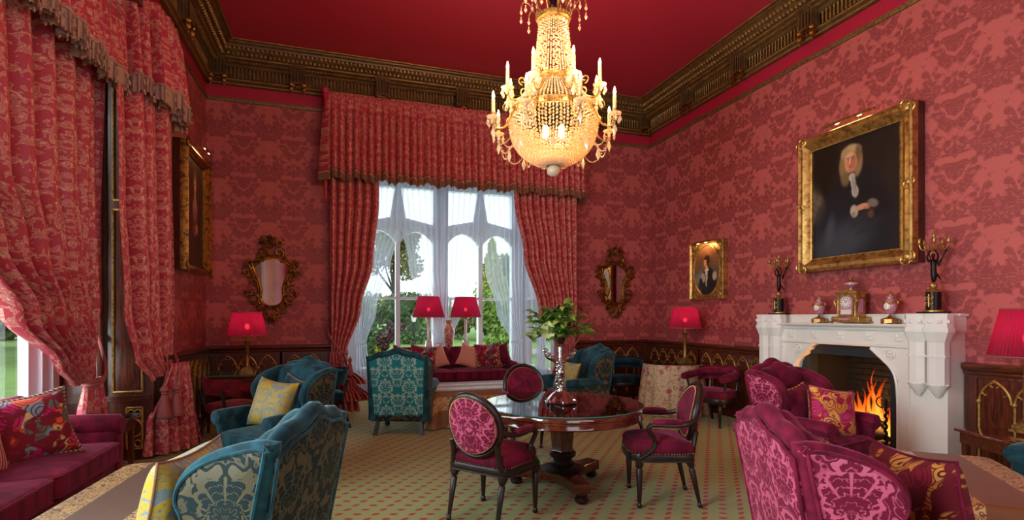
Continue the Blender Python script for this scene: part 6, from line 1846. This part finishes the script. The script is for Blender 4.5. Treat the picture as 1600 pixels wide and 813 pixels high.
for k in range(26):
    a = k * 1.9; z = .12 + k * .0095; b.ell((.03 * math.cos(a), .03 * math.sin(a), z), (.014, .014, .018), 6, 5)
b.build('stem', 'silver', t)
for s in (-1, 1):
    b = MB(); P = smooth([(0, 0, .34), (s * .06, 0, .37), (s * .12, .01, .40), (s * .14, .01, .45), (s * .11, 0, .47)], 5); b.tube(P, .009, 6)
    for k in range(9): b.ell((s * (.05 + .012 * k), .01, .37 + .012 * k + .015 * math.sin(k * 2)), (.016, .012, .016), 6, 5)
    b.build('vine_branch', 'silver', t)
b = MB(); b.lathe([(.03, .49), (.035, .51), (.05, .55), (.075, .58), (.07, .58), (.045, .555)], 20); b.build('bowl', 'silver', t)

bq = thing('foliage_arrangement', 'bunch of glossy green leaves and a cream flower in the silver centrepiece', 'plant', (vx, vy, 1.33))
def leaf_mb(L, w):
    b = MB()
    def fn(u, v):
        x = (u - .5) * 2 * w * math.sin(PI * min(1, v * .96 + .03)) ** .8; return (x, v * L, .18 * L * math.sin(PI * v) - .25 * L * v * v + abs(u - .5) * .25 * w)
    b.grid(fn, 4, 6, lambda u, v: (u * w, v * L)); return b
LM = [leaf_mb(.10, .024).mesh('leaf', 'leaf'), leaf_mb(.12, .022).mesh('leaf', 'leaf'), leaf_mb(.10, .026).mesh('leaf', 'leaf_lime')]
rnd = random.Random(11)
for k in range(46):
    az = rnd.uniform(0, 2 * PI); el_ = rnd.uniform(-.15, 1.45); L = rnd.uniform(.20, .31)
    tip = Vector((L * math.cos(az) * math.cos(el_) * 1.0, L * math.sin(az) * math.cos(el_), L * math.sin(el_) * .95))
    b = MB(); P = smooth([(0, 0, -.06), tuple(tip * .45 + Vector((0, 0, .03))), tuple(tip)], 5); b.tube(P, .003, 5); st = b.build('sprig', 'leaf', bq)
    for j in range(8):
        p = Vector(P[min(len(P) - 1, 3 + j)]); me = LM[rnd.choice((0, 0, 1, 2))]
        d = tip.normalized(); yaw = math.atan2(d.y, d.x) - PI / 2 + (-1) ** j * rnd.uniform(.3, 1.1); pit = rnd.uniform(-.2, .9)
        s = rnd.uniform(.75, 1.1); inst('leaf', me, st, tuple(p), (pit, rnd.uniform(-.5, .5), yaw), (s, s, s))
b = MB(); b.grid(lambda u, v: ((u - .5) * .13 * math.sin(PI * (v * .9 + .08)) ** .6, .02 * math.sin(PI * u), (v - .5) * .15), 8, 8); b.build('spathe', 'petal', bq, (-.17, -.13, .06), (.2, .1, -.5))
b = MB(); b.tube([(0, 0, -.03), (.004, -.02, .04)], .007, 8); b.build('spadix', 'leaf_lime', bq, (-.172, -.14, .06))

# ------------------------------------------------------------------ loose cushions
R_ = math.radians
def lean(name, label, w, h, th, mat, loc, face, tilt, roll=0, cord='cord', cr=.011):
    """upright cushion: its broad side looks along face, tipped back by tilt"""
    yaw = math.atan2(face[0], -face[1])
    Rm = Matrix.Rotation(yaw, 4, 'Z') @ Matrix.Rotation(-tilt, 4, 'X') @ Matrix.Rotation(roll, 4, 'Y') @ Matrix.Rotation(PI / 2, 4, 'X')
    e = Rm.to_euler()
    return pillow('cushion', label, 'cushion', w, h, th, mat, loc, e, cord, cr, None)
# left sofa
lean('cushion', 'floral tapestry cushion with twisted cord edge on the far end of the left sofa', .52, .50, .17, 'tapestry', (-2.12, 4.66, .70), (.72, -.70), .28, -.12)
lean('cushion', 'red and cream pinstriped cushion behind the tapestry cushion on the left sofa', .52, .48, .16, 'stripe', (-2.28, 4.22, .69), (.95, -.3), .32, .08, 'fringe', .008)
lean('cushion', 'floral tapestry cushion cut off by the left edge of the picture', .50, .46, .16, 'tapestry', (-2.12, 3.62, .67), (.8, -.6), .34, .15)
lean('cushion', 'burgundy velvet cushion against the back of the left sofa', .46, .44, .15, 'velvet', (-2.36, 3.75, .72), (1, 0), .25, 0, 'cord')
# garden sofa
lean('cushion', 'red tapestry cushion at the left end of the garden sofa', .48, .46, .15, 'tapestry', (1.42, 9.55, .76), (.1, -1), .30, .12)
lean('cushion', 'russet tapestry cushion leaning on the left arm of the garden sofa', .46, .44, .15, 'tapestry', (1.08, 9.66, .74), (.4, -1), .35, .3, 'cord_multi')
lean('cushion', 'salmon silk cushion left of the middle of the garden sofa', .44, .44, .14, 'salmon', (1.66, 9.66, .76), (.1, -1), .25, -.3, None)
lean('cushion', 'salmon silk cushion right of the middle of the garden sofa', .44, .44, .14, 'salmon', (2.30, 9.66, .76), (-.1, -1), .25, .35, None)
lean('cushion', 'orange and red tapestry cushion on the right half of the garden sofa', .48, .46, .15, 'tapestry', (2.62, 9.52, .78), (-.1, -1), .28, -.06, 'cord_multi')
lean('cushion', 'dark burgundy cushion behind the tapestry one on the right of the garden sofa', .46, .44, .15, 'velvet', (2.86, 9.66, .76), (-.3, -1), .3, -.25, 'cord')
# chairs
lean('cushion', 'yellow and blue damask cushion on the far teal wing chair', .46, .46, .15, 'yellow_damask', (-.60, 5.30, .70), (-.60, -.80), .30, .1, None)
lean('cushion', 'teal velvet cushion with russet cord behind the yellow one', .46, .46, .14, 'teal', (-.42, 5.36, .70), (-.80, -.6), .22, .15, 'cord_teal', .010)
lean('cushion', 'yellow and blue damask cushion standing in the foreground green chair', .50, .52, .16, 'yellow_damask', (-.68, 2.66, .67), (-.95, .25), .22, .0, 'fringe', .006)
lean('cushion', 'dark teal cushion edged with multicoloured cord in the foreground green chair', .44, .40, .14, 'teal_dark', (-.38, 2.86, .74), (-.9, .38), .3, .05, 'cord_multi', .012)
lean('cushion', 'yellow and blue damask cushion in the chair behind the foliage', .42, .42, .14, 'yellow_damask', (3.02, 6.80, .68), (-.9, -.35), .25, .1, None)
lean('cushion', 'crimson velvet cushion with tasselled braid in the fireside chair', .44, .42, .15, 'velvet', (3.86, 3.66, .68), (.25, -.95), .25, -.1, 'cord_multi', .010)
lean('cushion', 'crimson and gold brocade cushion in the fireside chair', .44, .44, .16, 'tapestry_gold', (4.02, 3.46, .68), (-.15, -.98), .28, .18, 'velvet', .007)
lean('cushion', 'gold paisley edged cushion in the foreground pink chair', .50, .52, .16, 'paisley', (2.40, 1.62, .67), (.95, -.3), .20, .05, 'velvet', .007)
lean('cushion', 'burgundy cushion with braided edge in the foreground pink chair', .44, .40, .14, 'velvet', (2.16, 1.93, .76), (.9, -.4), .3, .0, 'cord_multi', .010)

# ------------------------------------------------------------------ the garden
def fol(b, c, r, n, size, rnd, flat=1.0):
    for _ in range(n):
        while True:
            p = Vector((rnd.uniform(-1, 1), rnd.uniform(-1, 1), rnd.uniform(-1, 1)))
            if .35 < p.length < 1: break
        p = Vector((c[0] + p.x * r[0], c[1] + p.y * r[1], c[2] + p.z * r[2]))
        a = Vector((rnd.uniform(-1, 1), rnd.uniform(-1, 1), rnd.uniform(-1, 1))).normalized(); d = a.orthogonal().normalized(); e = a.cross(d); s = size * rnd.uniform(.6, 1.3)
        b.add([p - d * s, p + e * s * .55, p + d * s, p - e * s * .55], [(0, 1, 2, 3)])

def tree(name, label, cat, loc, mat, clumps, trunk=None, size=.16, n=320, seed=1, group=None):
    t = thing(name, label, cat, loc, 0, group); rnd = random.Random(seed)
    b = MB()
    for c, r in clumps: fol(b, c, r, n, size, rnd)
    tag(b.build('foliage', mat, t), kind='stuff')
    if trunk:
        b = MB(); h, r = trunk; b.tube([(0, 0, -.15), (0, 0, h * .5), (.05 * h * .2, 0, h)], [r, r * .8, r * .4], 8)
        for c, rr in clumps[:6]: b.tube([(0, 0, h * .55), tuple(Vector(c) * .6 + Vector((0, 0, h * .2))), tuple(c)], [r * .45, r * .3, r * .12], 6)
        b.build('trunk', 'bark', t)
    return t

b = MB(); b.grid(lambda u, v: (-60 + 120 * u, GY + .3 + 90 * v ** 1.5, -.15 - .2 * 0 + 0.5 * sm(.2, .5, v) + 2.2 * sm(.45, 1, v)), 30, 30)
b.grid(lambda u, v: (-2.9 - 60 * u ** 1.4, -30 + 41 * v, -.15 + 1.6 * sm(.4, 1, u)), 24, 16)
struct(b.build('ground_lawn', 'grass'), 'green lawn outside the windows', 'lawn')
b = MB(); P = smooth([(-9, 21, 0), (-3, 20.2, 0), (2, 20.5, 0), (7, 22, 0), (14, 26, 0)], 6)
b.add([(p[0], p[1] - 1.0, .075 - .19) for p in P] + [(p[0], p[1] + 1.2, .075 - .13) for p in P], [(i, i + 1, len(P) + i + 1, len(P) + i) for i in range(len(P) - 1)])
struct(b.build('ground_drive', 'path'), 'grey gravel drive crossing the lawn', 'drive')

def crown(cx, cy, cz, R, H, k, seed):
    r = random.Random(seed); return [((cx + r.uniform(-1, 1) * R * .6, cy + r.uniform(-1, 1) * R * .6, cz + r.uniform(-1, 1) * H * .6), (R * r.uniform(.35, .55), R * r.uniform(.35, .55), H * r.uniform(.3, .5))) for _ in range(k)]
tree('oak_tree', 'tall open crowned tree seen through the left part of the garden window', 'tree', (3.9, 42, .4), 'fol_olive', crown(0, 0, 6.2, 2.6, 2.6, 14, 3), (5.5, .22), .16, 330, 5, 'garden trees')
tree('conifer', 'lime green conifer seen right of the window lamps', 'tree', (10.2, 36, .3), 'fol_lime', [((0, 0, 1.2 + .8 * k), (1.9 - .27 * k, 1.9 - .27 * k, .8)) for k in range(7)], (5, .16), .16, 520, 8, 'garden trees')
tree('broadleaf_tree', 'green tree behind the rightmost window mullion', 'tree', (12.6, 38, .3), 'fol_green', crown(0, 0, 4.6, 2.2, 2.6, 12, 9), (4, .2), .18, 380, 12, 'garden trees')
hs = [('fol_dark', -1.5, 30, 1.5), ('fol_green', .8, 31, 2.1), ('fol_dark', 2.6, 29.5, 2.0), ('fol_green', 4.3, 31.5, 2.2), ('fol_lime', 6.0, 33, 1.9), ('fol_olive', 7.8, 31, 1.6), ('fol_dark', 9.6, 30, 1.9), ('fol_green', 11.6, 31, 2.2), ('fol_green', 13.6, 31.5, 2.0), ('fol_olive', -4, 31, 2.0), ('fol_dark', 16, 33, 2.4)]
lab = ['dark shrub at the left end of the hedge line', 'green bushy shrub behind the left voile', 'dark rounded shrub beyond the drive left of the lamp post', 'green shrub directly behind the lamp post', 'lime shrub behind the middle of the window', 'olive shrub behind the middle voile panels', 'dark shrub behind the right hand window lamp', 'green shrub right of the second window lamp', 'green shrub at the right edge of the window view', 'olive shrub far to the left beyond the drive', 'dark shrub far to the right beyond the drive']
for k, (m, x, y, R) in enumerate(hs):
    tree('shrub', lab[k], 'shrub', (x, y, .35), m, crown(0, 0, R * .55, R, R * .8, 6, 20 + k), None, .15, 300, 40 + k, 'garden shrubs')
tree('shrub', 'purple leaved shrub low beside the drive', 'shrub', (2.0, 24.5, .1), 'fol_red', crown(0, 0, .6, .9, .8, 5, 60), None, .10, 260, 61, 'garden shrubs')
tree('shrub', 'yellow flowering bush under the left window light', 'shrub', (1.0, 14.2, -.15), 'fol_yellow', crown(0, 0, .45, .45, .45, 5, 70), None, .05, 260, 71, 'garden shrubs')
tree('shrub', 'dark clipped evergreen close to the left window light', 'shrub', (.55, 13.2, -.15), 'fol_dark', [((0, 0, .4 + .3 * k), (.36 - .04 * k, .36 - .04 * k, .35)) for k in range(5)], None, .05, 420, 72, 'garden shrubs')
tree('shrub', 'large leafy bush close to the right window light', 'shrub', (6.6, 21.5, -.1), 'fol_green', crown(0, 0, 1.3, 1.5, 1.5, 9, 80), None, .12, 420, 81, 'garden shrubs')
for k, (x, y) in enumerate(((-12.5, 22), (-15, 28.5), (-17.5, 35), (-10, 26.5))):
    tree('shrub', ['dark hedge bush seen through the left side window', 'second dark bush outside the side window', 'third dark bush outside the side window', 'nearest dark bush outside the side window'][k], 'shrub', (x, y, .3), 'fol_dark', crown(0, 0, 1.6, 2.4, 2.0, 7, 90 + k), None, .2, 320, 95 + k, 'side garden bushes')
t = thing('lamp_post', 'small black garden lamp post beside the drive', 'lamp post', (2.95, 22.6, 0))
b = MB(); b.lathe([(.08, -.15), (.07, .05), (.035, .12), (.03, 1.25), (.06, 1.3)], 10); b.build('post', 'black', t)
b = MB(); b.lathe([(.07, 1.3), (.13, 1.55), (.12, 1.57)], 6, 0, 0, None, None, True); b.build('lantern', 'whiteporc', t)
b = MB(); b.lathe([(.15, 1.57), (.05, 1.68), (.02, 1.76), (0, 1.80)], 6, 0, 0, None, None, True); b.build('lantern_cap', 'black', t)
